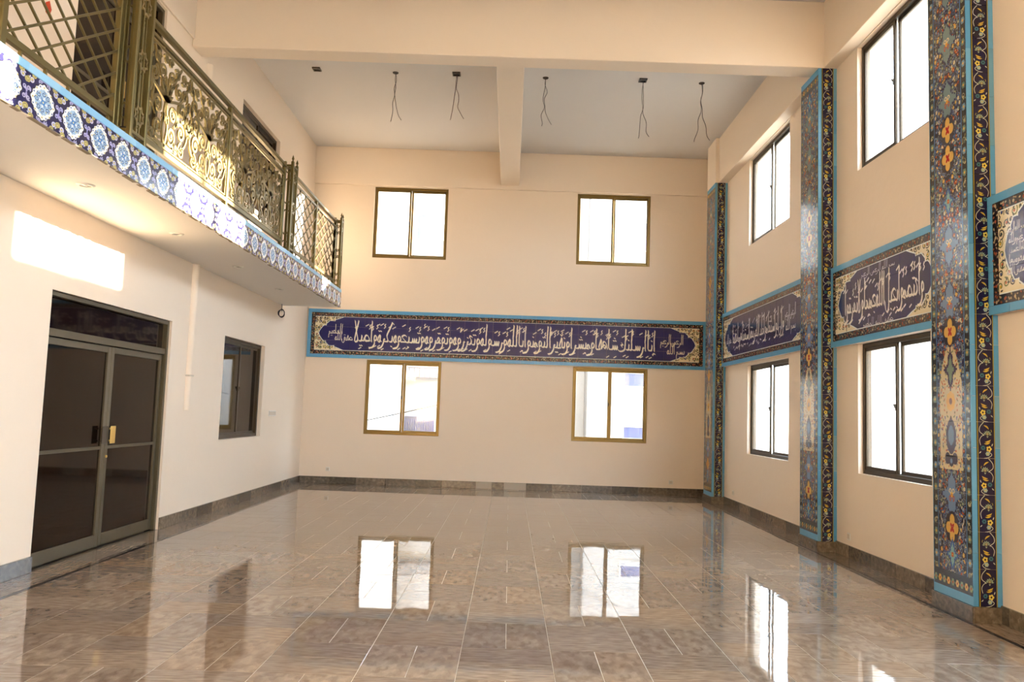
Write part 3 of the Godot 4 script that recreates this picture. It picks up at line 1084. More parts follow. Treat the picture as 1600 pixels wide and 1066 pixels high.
func sliding_window(called: String, at: Vector3, face: Basis, w: float, h: float, metal: Material, glass: Material, label: String, back := 0.14) -> Node3D:
	# a two-sash aluminium sliding window, its frame set back in the wall
	var o := Node3D.new()
	o.name = called
	add_child(o)
	o.transform = Transform3D(face, at)
	o.set_meta("kind", "structure")
	o.set_meta("label", label)
	part("window_frame", frame_mesh(w, h, 0.052, -back, -back + 0.085), metal, o)
	var st := st_new()
	box(st, Vector3(-w / 2 + 0.05, 0.05, -back + 0.04), Vector3(w / 2 - 0.05, 0.062, -back + 0.046))
	part("track", done(st), metal, o)
	var sw := w / 2 - 0.052 + 0.022
	for k in 2:
		var cx := -w / 4 + 0.015 if k == 0 else w / 4 - 0.015
		var z0 := -back + (0.046 if k == 0 else 0.008)
		var s := part("sash", frame_mesh(sw, h - 0.1, 0.042, 0.0, 0.03), metal, o, Vector3(cx, 0.05, z0))
		part("pane", box_mesh(Vector3(-sw / 2 + 0.036, 0.036, 0.012), Vector3(sw / 2 - 0.036, h - 0.136, 0.017)), glass, s)
		if k == 0:
			var lst := st_new()
			box(lst, Vector3(sw / 2 - 0.034, h * 0.45, 0.03), Vector3(sw / 2 - 0.014, h * 0.45 + 0.07, 0.042), 0.003)
			obox(lst, Vector3(sw / 2 - 0.024, h * 0.45 + 0.05, 0.05), Vector3(0.006, 0.004, 0), Vector3(-0.012, 0.018, 0), Vector3(0, 0, 0.007), 0.002)
			part("latch", done(lst), M.dark_bronze, s)
	return o

func build_openings() -> void:
	var n := 1
	var words := ["far", "second", "third"]
	for i in RIGHT_BAYS.size():
		var b: Array = RIGHT_BAYS[i]
		var w: float = b[1] - b[0]
		sliding_window("window_%d" % n, Vector3(RX, 1.02, (b[0] + b[1]) / 2), FACE_RIGHT, w, 1.53, M.dark_bronze, M.glass, "lower brown sliding window in the %s bay of the right wall" % words[i])
		sliding_window("window_%d" % (n + 1), Vector3(RX, 4.66, (b[0] + b[1]) / 2), FACE_RIGHT, w, 1.55, M.dark_bronze, M.glass, "upper brown sliding window in the %s bay of the right wall" % words[i])
		n += 2
	for i in BACK_BAYS.size():
		var b: Array = BACK_BAYS[i]
		var where: String = ["left", "right"][i]
		sliding_window("window_%d" % n, Vector3((b[0] + b[1]) / 2, 1.045, BZ), FACE_BACK, b[1] - b[0], 1.545, M.bronze, M.glass, "bronze sliding window below the long inscription, %s one" % where, 0.1)
		sliding_window("window_%d" % (n + 1), Vector3((b[0] + b[1]) / 2, 4.76, BZ), FACE_BACK, b[1] - b[0], 1.53, M.bronze, M.glass, "bronze sliding window high above the long inscription, %s one" % where, 0.12)
		n += 2
	# the glazed entrance in the right wall beside the camera, out of the picture
	var e := Node3D.new()
	e.name = "door_3"
	add_child(e)
	e.transform = Transform3D(FACE_RIGHT, Vector3(RX, SHOPFRONT.position.y, SHOPFRONT.get_center().x))
	e.set_meta("kind", "structure")
	e.set_meta("label", "tall glazed entrance beside the camera")
	part("door_frame", frame_mesh(SHOPFRONT.size.x, SHOPFRONT.size.y, 0.06, -0.14, -0.06), M.bronze_dull, e)
	for k in 6:
		var bw: float = (SHOPFRONT.size.x - 0.12) / 6.0
		for q in [[0.06, 2.6], [2.65, SHOPFRONT.size.y - 0.06]]:
			var pn := part("pane", box_mesh(Vector3(-bw / 2 + 0.01, 0.0, -0.103), Vector3(bw / 2 - 0.01, q[1] - q[0], -0.097)), M.glass, e, Vector3(-SHOPFRONT.size.x / 2 + 0.06 + bw * (k + 0.5), q[0], 0))
			part("glazing_bar", frame_mesh(bw, q[1] - q[0], 0.03, -0.12, -0.08), M.bronze_dull, pn)
	sliding_window("window_%d" % n, Vector3(-LX, 1.04, -13.275), FACE_LEFT, 2.03, 1.56, M.dark_bronze, M.tinted, "dark tinted sliding window under the balcony", 0.15)
	sliding_window("window_%d" % (n + 1), Vector3(-LX, 4.8, -13.435), FACE_LEFT, 2.05, 1.53, M.dark_bronze, M.tinted, "dark tinted sliding window above the balcony", 0.15)
	# the double door under the balcony
	glass_door("door_1", Vector3(-LX, 0, -8.965), 2.73, 2.6, 2.17, "bronze framed double door of dark glass under the balcony")
	glass_door("door_2", Vector3(-LX, SLAB_TOP, -8.595), 1.93, 2.53, 2.1, "dark glass double door up on the balcony")

func glass_door(called: String, at: Vector3, w: float, h: float, head: float, label: String) -> void:
	var o := Node3D.new()
	o.name = called
	add_child(o)
	o.transform = Transform3D(FACE_LEFT, at)
	o.set_meta("kind", "structure")
	o.set_meta("label", label)
	var st := st_new()
	box(st, Vector3(-w / 2, 0, -0.15), Vector3(-w / 2 + 0.05, h, -0.03), 0.004)
	box(st, Vector3(w / 2 - 0.05, 0, -0.15), Vector3(w / 2, h, -0.03), 0.004)
	box(st, Vector3(-w / 2 + 0.05, h - 0.05, -0.15), Vector3(w / 2 - 0.05, h, -0.03), 0.004)
	box(st, Vector3(-w / 2 + 0.05, head, -0.15), Vector3(w / 2 - 0.05, head + 0.075, -0.04), 0.004)
	part("door_frame", done(st), M.bronze_dull, o)
	part("transom_pane", box_mesh(Vector3(-w / 2 + 0.05, head + 0.075, -0.1), Vector3(w / 2 - 0.05, h - 0.05, -0.09)), M.tinted, o)
	var lw := w / 2 - 0.056
	for k in 2:
		var s := -1.0 if k == 0 else 1.0
		var cx := s * (lw / 2 + 0.003)
		st = st_new()
		box(st, Vector3(-lw / 2, 0.012, 0), Vector3(-lw / 2 + 0.07, head - 0.006, 0.045), 0.004)
		box(st, Vector3(lw / 2 - 0.07, 0.012, 0), Vector3(lw / 2, head - 0.006, 0.045), 0.004)
		box(st, Vector3(-lw / 2 + 0.07, head - 0.076, 0), Vector3(lw / 2 - 0.07, head - 0.006, 0.045), 0.004)
		box(st, Vector3(-lw / 2 + 0.07, 0.012, 0), Vector3(lw / 2 - 0.07, 0.14, 0.045), 0.004)
		box(st, Vector3(-lw / 2 + 0.07, 1.05, 0.005), Vector3(lw / 2 - 0.07, 1.085, 0.04), 0.004)
		var leaf_ := part("door_leaf", done(st), M.bronze_dull, o, Vector3(cx, 0, -0.115))
		part("pane", box_mesh(Vector3(-lw / 2 + 0.066, 0.136, 0.018), Vector3(lw / 2 - 0.066, 1.054, 0.026)), M.tinted, leaf_)
		part("pane", box_mesh(Vector3(-lw / 2 + 0.066, 1.081, 0.018), Vector3(lw / 2 - 0.066, head - 0.072, 0.026)), M.tinted, leaf_)
		st = st_new()
		var hx := -s * (lw / 2 - 0.09)
		box(st, Vector3(hx - 0.055, 1.11, 0.075), Vector3(hx + 0.055, 1.3, 0.084), 0.006)
		box(st, Vector3(hx - 0.012, 1.13, 0.044), Vector3(hx + 0.012, 1.15, 0.076), 0.002)
		box(st, Vector3(hx - 0.012, 1.26, 0.044), Vector3(hx + 0.012, 1.28, 0.076), 0.002)
		var hd := part("door_handle", done(st), M.brass if k == 1 else M.dark_bronze, leaf_)
		if k == 1:
			hd.set_meta("label", "pale brass push plate")
	st = st_new()
	lathe(st, [Vector2(0.0, 0.0), Vector2(0.014, 0.0), Vector2(0.014, 0.012), Vector2(0.0, 0.014)], Vector3(0.04, 0.97, -0.07), Vector3(0, 0, 1), 12)
	part("lock", done(st), M.brass, o)

# =====================================================================  tiled columns
func build_columns() -> void:
	var spots := [[-16.38, -15.72, "glazed tile column in the far corner beside the back wall"], [-10.985, -10.35, "glazed tile column under the end of the cross beam"], [-7.55, -6.91, "nearest glazed tile column, its top cut by the picture"]]
	var carpet_cache := {}
	for s in spots:
		var z0: float = s[0]
		var z1: float = s[1]
		var d := 0.24
		var o := thing("tiled_column", s[2], "column", Vector3(RX, 0, (z0 + z1) / 2), Basis(), "tiled columns along the right wall")
		var hw := (z1 - z0) / 2
		part("core", box_mesh(Vector3(-d + 0.012, 0, -hw + 0.012), Vector3(0, BEAM_Y, hw - 0.012)), M.grout, o)
		# plinth of dark stone
		part("plinth_tile", plate(2 * hw + 0.02, 0.13, 0.024, 0.003, Rect2(0.1, 0.2, 0.8, 0.18)), M.marble[0], o, Vector3(-d + 0.006, 0.065, 0), FACE_RIGHT)
		part("plinth_tile", plate(d + 0.01, 0.13, 0.024, 0.003, Rect2(0.4, 0.6, 0.4, 0.18)), M.marble[2], o, Vector3(-d / 2 - 0.005, 0.065, hw - 0.006), FACE_BACK)
		part("plinth_tile", plate(d + 0.01, 0.13, 0.024, 0.003, Rect2(0.1, 0.7, 0.4, 0.18)), M.marble[1], o, Vector3(-d / 2 - 0.005, 0.065, -hw + 0.006), Basis(Vector3(-1, 0, 0), Vector3(0, 1, 0), Vector3(0, 0, -1)))
		# carpet face towards the room
		var rows := 20
		var rh := (BEAM_Y - 0.13) / rows
		for r in rows:
			if not carpet_cache.has(r):
				carpet_cache[r] = plate(2 * 0.3175 - 0.003, rh - 0.002, 0.012, 0.0015, Rect2(0, 1.0 - (r + 1.0) / rows, 1, 1.0 / rows))
			part("carpet_tile", carpet_cache[r], M.carpet, o, Vector3(-d + 0.012, 0.13 + rh * (r + 0.5), 0), FACE_RIGHT)
		# the narrow faces: floral strip between two blue ones, towards and away from the camera
		for side in 2:
			var f := FACE_BACK if side == 0 else Basis(Vector3(-1, 0, 0), Vector3(0, 1, 0), Vector3(0, 0, -1))
			var zf := hw - 0.012 if side == 0 else -hw + 0.012
			var nv := 20
			var vh := (BEAM_Y - 0.13) / nv
			if side == 0:
				for r in nv:
					var uv := Rect2(0, 0, 1, 1) if r % 2 == 0 else Rect2(1, 0, -1, 1)
					part("floral_tile", plate(0.152, vh - 0.002, 0.012, 0.0015, uv), M.vine, o, Vector3(-d / 2 + 0.002, 0.13 + vh * (r + 0.5), zf), f)
			var nb := 14
			var bh := (BEAM_Y - 0.13) / nb
			for r in nb:
				part("blue_tile", plate(0.042, bh - 0.002, 0.012, 0.002, Rect2(0, 0, 1, 1)), M.blue_glaze[rng.randi() % 4], o, Vector3(-d + 0.021, 0.13 + bh * (r + 0.5), zf), f)
				if side == 0:
					part("blue_tile", plate(0.042, bh - 0.002, 0.012, 0.002, Rect2(0, 0, 1, 1)), M.blue_glaze[rng.randi() % 4], o, Vector3(-0.021, 0.13 + bh * (r + 0.5), zf), f)

# =====================================================================  inscription panels
func text_panel(called: String, label: String, at: Vector3, face: Basis, w: float, h: float, deep: float, m: Material, tile_w: float, group := "inscription panels of glazed tile") -> Node3D:
	# at: middle of the lower edge, on the wall; the print runs over a grid of tiles
	var o := thing(called, label, "tile panel", at + face.z * 0.0016, face, group)
	part("backing", box_mesh(Vector3(-w / 2 + 0.004, 0.004, 0.0), Vector3(w / 2 - 0.004, h - 0.004, deep)), M.offwhite, o)
	var cols := int(round(w / tile_w))
	var cw := w / cols
	var rows := [0.0, 0.075, 0.365, 0.655, h - 0.075, h]
	for r in rows.size() - 1:
		for c in cols:
			var y0: float = rows[r]
			var y1: float = rows[r + 1]
			var uv := Rect2(float(c) / cols, 1.0 - y1 / h, 1.0 / cols, (y1 - y0) / h)
			var edge := r == 0 or r == rows.size() - 2
			part("blue_tile" if edge else "painted_tile", plate(cw - 0.0016, y1 - y0 - 0.0016, 0.012, 0.0012, uv), m, o, Vector3(-w / 2 + cw * (c + 0.5), (y0 + y1) / 2, deep))
	if deep > 0.04:
		# blue edging along the top, bottom and far ends
		for c in cols:
			part("edge_tile", plate(cw - 0.002, deep, 0.008, 0.001, Rect2(0, 0, 1, 1)), M.blue_glaze[c % 4], o, Vector3(-w / 2 + cw * (c + 0.5), h - 0.004, deep / 2), Basis(Vector3(1, 0, 0), Vector3(0, 0, -1), Vector3(0, 1, 0)))
	return o

func build_panels() -> void:
	text_panel("inscription_panel", "long navy inscription panel with white script across the back wall", Vector3((-4.285 + 4.08) / 2, 2.607, BZ), FACE_BACK, 8.36, 1.02, 0.02, M.back_text, 0.3)
	text_panel("inscription_panel", "navy inscription panel between the far corner column and the cross beam column", Vector3(RX, 2.6, (-15.715 - 10.99) / 2), FACE_RIGHT, 4.72, 1.02, 0.068, M.far_text, 0.3)
	text_panel("inscription_panel", "navy inscription panel with one large line of script beside the nearest column", Vector3(RX, 2.545, (-10.345 - 7.555) / 2), FACE_RIGHT, 2.786, 1.02, 0.068, M.bay_text, 0.3)
	text_panel("inscription_panel", "cut-off tile panel with small script nearest the camera", Vector3(RX, 2.555, -6.905 + 1.45), FACE_RIGHT, 2.9, 1.02, 0.068, M.near_text, 0.3)

# =====================================================================  balcony
func build_balcony() -> void:
	var o := thing("balcony_slab", "cantilevered balcony slab edged with blue medallion tiles", "balcony", Vector3(-LX, SLAB_LOW, 0), Basis(), "", "structure")
	part("slab", box_mesh(Vector3(0, 0, SLAB_END), Vector3(FASCIA_X + LX - 0.014, SLAB_TOP - SLAB_LOW - 0.004, FZ), 0.004), M.soffit, o)
	var z := SLAB_END
	var k := 0
	var h := SLAB_TOP - SLAB_LOW
	var tile := plate(0.383, h - 0.062, 0.014, 0.0015, Rect2(0, 0, 1, 1))
	while z < -2.5:
		part("medallion_tile", tile, M.medallion, o, Vector3(FASCIA_X + LX - 0.014, (h - 0.06) / 2, z + 0.1925), FACE_LEFT)
		part("blue_tile", plate(0.383, 0.058, 0.016, 0.003, Rect2(0, 0, 1, 1)), M.pale_glaze[(k * 7 + k / 3) % 2], o, Vector3(FASCIA_X + LX - 0.014, h - 0.03, z + 0.1925), FACE_LEFT)
		z += 0.385
		k += 1
	# ragged mortar squeezed out under the tiles
	var st := st_new()
	var g := RandomNumberGenerator.new()
	g.seed = 17
	z = SLAB_END + 0.05
	while z < -3.5:
		var l := g.randf_range(0.06, 0.22)
		var dep := g.randf_range(0.003, 0.009)
		box(st, Vector3(FASCIA_X + LX - 0.02 - g.randf_range(0.0, 0.03), -dep, z), Vector3(FASCIA_X + LX - 0.001, 0.003, z + l), 0.003)
		z += l + g.randf_range(0.0, 0.12)
	var mo := part("mortar_edge", done(st), M.mortar, o)
	mo.set_meta("kind", "stuff")
	# recessed lamps in the soffit (switched off)
	var i := 0
	var which := ["over the near half of the glass door", "over the far half of the glass door", "beside the top of the wall pipe", "nearest the hanging cable coil"]
	for zz in [-6.96, -8.91, -10.95, -12.98]:
		var d := thing("downlight", "round white downlight in the balcony soffit, " + which[i], "ceiling lamp", Vector3(-3.735, SLAB_LOW, zz), Basis(), "downlights in the balcony soffit")
		var ring := st_new()
		lathe(ring, [Vector2(0.046, 0.0), Vector2(0.05, -0.012), Vector2(0.062, -0.012), Vector2(0.076, -0.003), Vector2(0.078, 0.0)], Vector3.ZERO, Vector3.UP, 28)
		part("trim_ring", done(ring), M.white, d)
		var inn := st_new()
		lathe(inn, [Vector2(0.0, -0.002), Vector2(0.03, -0.003), Vector2(0.048, -0.004)], Vector3.ZERO, Vector3.UP, 24)
		lathe(inn, [Vector2(0.0, -0.012), Vector2(0.012, -0.01), Vector2(0.022, -0.004)], Vector3.ZERO, Vector3.UP, 16)
		part("reflector", done(inn), M.lamp_inside, d)
		i += 1

# =====================================================================  railings
const RAIL_TOP := 5.06
const RAIL_LOW := 3.9

func bar_box(st: SurfaceTool, z0: float, z1: float, y0: float, y1: float, half := 0.012) -> void:
	box(st, Vector3(-half, y0, z0), Vector3(half, y1, z1), 0.003)

func railing_frame(o: Node3D, length: float, near_post: bool, far_post: bool) -> void:
	# local: x across, y from the slab, z from 0 (near) to -length (far)
	var rail := st_new()
	box(rail, Vector3(-0.03, RAIL_TOP - SLAB_TOP - 0.05, -length), Vector3(0.03, RAIL_TOP - SLAB_TOP, 0), 0.008)
	part("handrail", done(rail), M.rail, o)
	var st := st_new()
	var top := RAIL_TOP - SLAB_TOP - 0.15
	var low := RAIL_LOW - SLAB_TOP
	bar_box(st, -length, 0, top, top + 0.035, 0.018)
	part("top_bar", done(st), M.rail, o)
	st = st_new()
	bar_box(st, -length, 0, low, low + 0.05, 0.02)
	part("bottom_bar", done(st), M.rail, o)
	for k in 2:
		if near_post if k == 0 else far_post:
			st = st_new()
			var z := -0.03 if k == 0 else -length + 0.03
			box(st, Vector3(-0.025, 0, z - 0.03), Vector3(0.025, RAIL_TOP - SLAB_TOP - 0.05, z + 0.03), 0.005)
			part("post", done(st), M.rail, o)

func scroll_unit(st: SurfaceTool, z: float, y: float, w: float, h: float) -> void:
	# one repeat of the cast scrollwork, mirrored about its middle; runs from z towards -z
	var org := Vector3(0, y, z - w / 2)
	for s in [1.0, -1.0]:
		var ex := Vector3(0, 0, -s)
		var ey := Vector3(0, 1, 0)
		var put := func(pts: PackedVector2Array, a: float, b: float) -> void: ribbon(st, pts, a * 1.35, b * 1.35, 0.016, org, ex, ey)
		var curls := [
			[0.13, 0.17, 0.115, 1.55, -2.2, 1.0], [0.15, 0.4, 0.12, 1.6, -1.2, 1.0], [0.33, 0.28, 0.11, 1.5, 2.6, -1.0], [0.36, 0.09, 0.075, 1.4, 1.6, 1.0],
			[0.34, 0.52, 0.085, 1.5, -1.7, 1.0], [0.1, 0.79, 0.075, 1.5, -0.9, -1.0], [0.25, 0.7, 0.075, 1.5, 1.9, 1.0], [0.38, 0.72, 0.07, 1.5, -1.0, 1.0],
			[0.2, 0.88, 0.055, 1.4, 2.8, -1.0], [0.34, 0.9, 0.06, 1.4, -2.4, 1.0], [0.44, 0.42, 0.05, 1.3, 0.5, 1.0], [0.45, 0.86, 0.05, 1.3, 2.2, -1.0],
			[0.05, 0.93, 0.045, 1.3, 0.2, 1.0], [0.45, 0.62, 0.04, 1.3, 1.0, -1.0], [0.24, 0.07, 0.06, 1.3, 2.4, 1.0], [0.04, 0.3, 0.04, 1.2, 0.8, 1.0],
		]
		for c in curls:
			var ctr := Vector2(c[0] * w, c[1] * h)
			var r: float = c[2] * h * (1.28 if c[2] < 0.09 else 1.0)
			put.call(spiral(ctr, r, c[3], c[4], c[5], 0.2, 20), 0.024 if r > 0.09 else 0.017, 0.013)
			# the bud at the heart of the curl
			var bud := PackedVector2Array([ctr + Vector2(-0.012, 0), ctr + Vector2(0.012, 0)])
			put.call(bud, 0.03, 0.02)
		# stems that tie the curls together
		for sp in [
			[Vector2(0.0, 0.0), Vector2(0.05, 0.2), Vector2(0.02, 0.42), Vector2(0.0, 0.55)], [Vector2(0.0, 0.02), Vector2(0.2, 0.03), Vector2(0.42, 0.16), Vector2(0.49, 0.36)],
			[Vector2(0.02, 0.5), Vector2(0.16, 0.56), Vector2(0.3, 0.62), Vector2(0.42, 0.8), Vector2(0.49, 0.98)], [Vector2(0.03, 0.6), Vector2(0.12, 0.7), Vector2(0.18, 0.82), Vector2(0.28, 0.98)],
			[Vector2(0.49, 0.3), Vector2(0.4, 0.45), Vector2(0.44, 0.55), Vector2(0.49, 0.7)], [Vector2(0.2, 0.3), Vector2(0.26, 0.42), Vector2(0.26, 0.56), Vector2(0.36, 0.62)],
		]:
			var ctrl := []
			for p in sp:
				ctrl.append(Vector2(p.x * w, p.y * h))
			put.call(spline(ctrl, 6), 0.022, 0.015)
		# half of the fan of leaves in the middle
		for k in 4:
			var a: float = PI / 2 - 0.1 - k * 0.3
			var b := Vector2(0.0, 0.5 * h)
			var d := Vector2(cos(a), sin(a)) * h * (0.26 - 0.025 * k)
			put.call(spline([b, b + d * 0.45 + Vector2(0.012, -0.008), b + d], 5), 0.034, 0.008)
		for k in 3:
			var a: float = PI / 2 - 0.15 - k * 0.35
			var b := Vector2(0.49 * w, 0.36 * h)
			var d := Vector2(-cos(a), sin(a)) * h * 0.17
			put.call(spline([b, b + d * 0.45, b + d], 5), 0.026, 0.007)

func scroll_railing(label: String, z0: float, z1: float, near_post: bool, far_post: bool) -> void:
	var length := z0 - z1
	var o := thing("scroll_railing", label, "railing", Vector3(RAIL_X, SLAB_TOP, z0), Basis(), "scrollwork railings of the balcony")
	railing_frame(o, length, near_post, far_post)
	var y0 := RAIL_LOW - SLAB_TOP + 0.075
	var y1 := RAIL_TOP - SLAB_TOP - 0.175
	var a := 0.06 if near_post else 0.02
	var b := length - (0.06 if far_post else 0.02)
	var st := st_new()
	box(st, Vector3(-0.012, y0 - 0.012, -b), Vector3(0.012, y0 + 0.008, -a), 0.003)
	box(st, Vector3(-0.012, y1 - 0.008, -b), Vector3(0.012, y1 + 0.012, -a), 0.003)
	box(st, Vector3(-0.012, y0, -a - 0.02), Vector3(0.012, y1, -a), 0.003)
	box(st, Vector3(-0.012, y0, -b), Vector3(0.012, y1, -b + 0.02), 0.003)
	for t in [0.2, 0.5, 0.8]:
		box(st, Vector3(-0.008, y0 - 0.03, -lerpf(a, b, t) - 0.012), Vector3(0.008, y0 - 0.008, -lerpf(a, b, t) + 0.012))
		box(st, Vector3(-0.008, y1 + 0.008, -lerpf(a, b, t) - 0.012), Vector3(0.008, y1 + 0.03, -lerpf(a, b, t) + 0.012))
	part("panel_frame", done(st), M.scroll, o)
	st = st_new()
	for k in 2:
		scroll_unit(st, -lerpf(a + 0.02, b - 0.02, k * 0.5), y0 + 0.008, (b - a - 0.04) / 2, y1 - y0 - 0.016)
	part("scroll_panel", done(st), M.scroll, o)

func clip_bars(slope: float, len_: float, y0: float, y1: float, step: float) -> Array:
	# bars y = slope * u + c cut to the rectangle u 0..len_, y y0..y1
	var out := []
	var c := y0 - absf(slope) * len_
	while c < y1 + absf(slope) * len_:
		var ua := (y0 - c) / slope
		var ub := (y1 - c) / slope
		var lo := maxf(0.0, minf(ua, ub))
		var hi := minf(len_, maxf(ua, ub))
		if hi - lo > 0.04:
			out.append([Vector2(lo, slope * lo + c), Vector2(hi, slope * hi + c)])
		c += step
	return out

func lattice_railing(label: String, z0: float, z1: float, near_post: bool, far_post: bool, single: bool) -> void:
	var length := z0 - z1
	var o := thing("lattice_railing", label, "railing", Vector3(RAIL_X, SLAB_TOP, z0), Basis(), "lattice railings of the balcony")
	railing_frame(o, length, near_post, far_post)
	var y0 := RAIL_LOW - SLAB_TOP + 0.05
	var y1 := RAIL_TOP - SLAB_TOP - 0.15
	var all := st_new()
	for s in [0.62, -0.62]:
		for b in clip_bars(s, length, y0, y1, 0.185 if single else 0.2):
			var p: Vector2 = b[0]
			var q: Vector2 = b[1]
			var d := (q - p).normalized()
			var mid := Vector3(0.008 if s > 0 else -0.008, (p.y + q.y) / 2, -(p.x + q.x) / 2)
			var half := Vector3(0, d.y, -d.x) * p.distance_to(q) / 2
			var st := st_new() if single else all
			var side := Vector3(0, d.x, d.y) * 0.009
			obox(st, mid, half, side, half.cross(side).normalized() * 0.008, 0.002)
			if single:
				part("lattice_bar", done(st), M.rail, o)
	if not single:
		part("lattice_panel", done(all), M.rail, o)
	# short feet under the bottom bar
	var ft := st_new()
	var u := 0.25
	while u < length:
		box(ft, Vector3(-0.01, 0, -u - 0.01), Vector3(0.01, RAIL_LOW - SLAB_TOP, -u + 0.01))
		u += 0.3
	part("feet", done(ft), M.rail, o)

func star_ring(st: SurfaceTool, ctr: Vector3, ex: Vector3, ey: Vector3, r: float) -> void:
	# an eight-pointed open star
	var pts := PackedVector2Array()
	for k in 17:
		pts.append(Vector2.from_angle(TAU * k / 16 + PI / 8) * r * (1.0 if k % 2 == 0 else 0.72))
	ribbon(st, pts, 0.024, 0.024, 0.016, ctr, ex, ey)

func star_pillar(label: String, z0: float, z1: float, top: float, finial: bool) -> void:
	# a boxed pillar that stands forward of the railing: four posts, star faces between them
	var xf := FASCIA_X - 0.03
	var o := thing("railing_pillar", label, "railing pillar", Vector3((xf + RAIL_X) / 2, SLAB_TOP, (z0 + z1) / 2), Basis(), "star-pattern pillars of the balcony railing")
	var hx := (xf - RAIL_X) / 2
	var hz := (z0 - z1) / 2
	var h := top - SLAB_TOP
	for sx in [-1.0, 1.0]:
		for sz in [-1.0, 1.0]:
			var st := st_new()
			var c := Vector3(sx * hx, 0, sz * (hz - 0.02))
			box(st, c + Vector3(-0.02, 0, -0.02), c + Vector3(0.02, h, 0.02), 0.004)
			var post := part("post", done(st), M.rail, o)
			if finial and sx > 0:
				var fs := st_new()
				lathe(fs, [Vector2(0.0, 0), Vector2(0.016, 0.0), Vector2(0.01, 0.02), Vector2(0.019, 0.04), Vector2(0.012, 0.062), Vector2(0.0, 0.1)], c + Vector3(0, h, 0), Vector3.UP, 12)
				part("finial", done(fs), M.rail, post)
	var ties := st_new()
	for y in [0.06, h - 0.06]:
		for sx in [-1.0, 1.0]:
			box(ties, Vector3(sx * hx - 0.015, y - 0.015, -hz + 0.04), Vector3(sx * hx + 0.015, y + 0.015, hz - 0.04), 0.003)
		for sz in [-1.0, 1.0]:
			box(ties, Vector3(-hx + 0.02, y - 0.015, sz * (hz - 0.02) - 0.015), Vector3(hx - 0.02, y + 0.015, sz * (hz - 0.02) + 0.015), 0.003)
	part("tie_bars", done(ties), M.rail, o)
	# front: two slim bars carrying three stars
	var bars := st_new()
	for z in [-0.028, 0.028]:
		box(bars, Vector3(hx - 0.008, 0.075, z - 0.006), Vector3(hx + 0.008, h - 0.075, z + 0.006), 0.002)
	part("slim_bars", done(bars), M.rail, o)
	if not finial:
		var sp := st_new()
		for sz in [-1.0, 1.0]:
			box(sp, Vector3(-hx + 0.02, 0.09, sz * (hz - 0.02) - 0.006), Vector3(-0.012, h - 0.09, sz * (hz - 0.02) + 0.006), 0.002)
			box(sp, Vector3(0.008, 0.09, sz * (hz - 0.02) - 0.006), Vector3(hx - 0.02, h - 0.09, sz * (hz - 0.02) + 0.006), 0.002)
		part("side_plates", done(sp), M.rail, o)
	for t in [0.16, 0.5, 0.84]:
		var st := st_new()
		star_ring(st, Vector3(hx + 0.004, h * t, 0), Vector3(0, 0, -1), Vector3.UP, minf(0.088, hz - 0.045))
		part("star", done(st), M.scroll, o)
		var sd := st_new()
		for sz in [-1.0, 1.0]:
			for sy in [-1.0, 1.0]:
				var pts := PackedVector2Array([Vector2(-hx + 0.02, sy * 0.075), Vector2(-0.018, sy * 0.045), Vector2(0, sy * 0.07), Vector2(0.018, sy * 0.045), Vector2(hx - 0.02, sy * 0.075)])
				ribbon(sd, pts, 0.016, 0.016, 0.014, Vector3(0, h * t, sz * (hz - 0.02)), Vector3(1, 0, 0), Vector3.UP)
		part("side_chevrons", done(sd), M.rail, o)

func build_railings() -> void:
	lattice_railing("lattice railing on the camera's side of the top-left post", -2.9, -5.055, true, false, true)
	lattice_railing("near lattice railing of crossed bronze bars at the top left", -5.06, -6.62, true, true, true)
	star_pillar("large bronze pillar with three open stars between near lattice and scrollwork", -6.64, -6.95, 5.2, false)
	scroll_railing("gilded scrollwork railing next to the large star pillar, lit by sun", -6.97, -9.29, false, true)
	scroll_railing("gilded scrollwork railing before the dark upper window, second from camera", -9.29, -11.58, false, true)
	star_pillar("slim bronze pillar with finials between scrollwork and far lattice", -11.56, -11.83, 5.1, true)
	lattice_railing("far lattice railing just beyond the second scrollwork panel", -11.85, -13.54, false, true, false)
	lattice_railing("last lattice railing at the far end of the balcony", -13.545, -15.06, false, true, false)
	star_pillar("slim bronze end pillar with finials at the far corner of the balcony", -15.0, -15.17, 5.1, true)

# =====================================================================  small fittings
func wire_pair(st: SurfaceTool, at: Vector3, length: float, seed_: int, spread: float) -> void:
	var g := RandomNumberGenerator.new()
	g.seed = seed_
	for k in 2:
		var ctrl := []
		for i in 7:
			var t := i / 6.0
			ctrl.append(Vector2(g.randf_range(-0.025, 0.025) + (k - 0.5) * (0.02 + spread * maxf(0.0, t - 0.55) * 2.0), -length * t * (1.0 if k == 0 else 0.93)))
		ctrl[0] = Vector2((k - 0.5) * 0.01, 0)
		ctrl.append(ctrl[6] + Vector2((k - 0.5) * 0.06 + 0.02, -0.05 - 0.03 * k))
		var pts := []
		for p in spline(ctrl, 5):
			pts.append(at + Vector3(p.x, p.y, sin(p.y * 9.0 + k) * 0.015))
		tube(st, pts, 0.0042, 6)

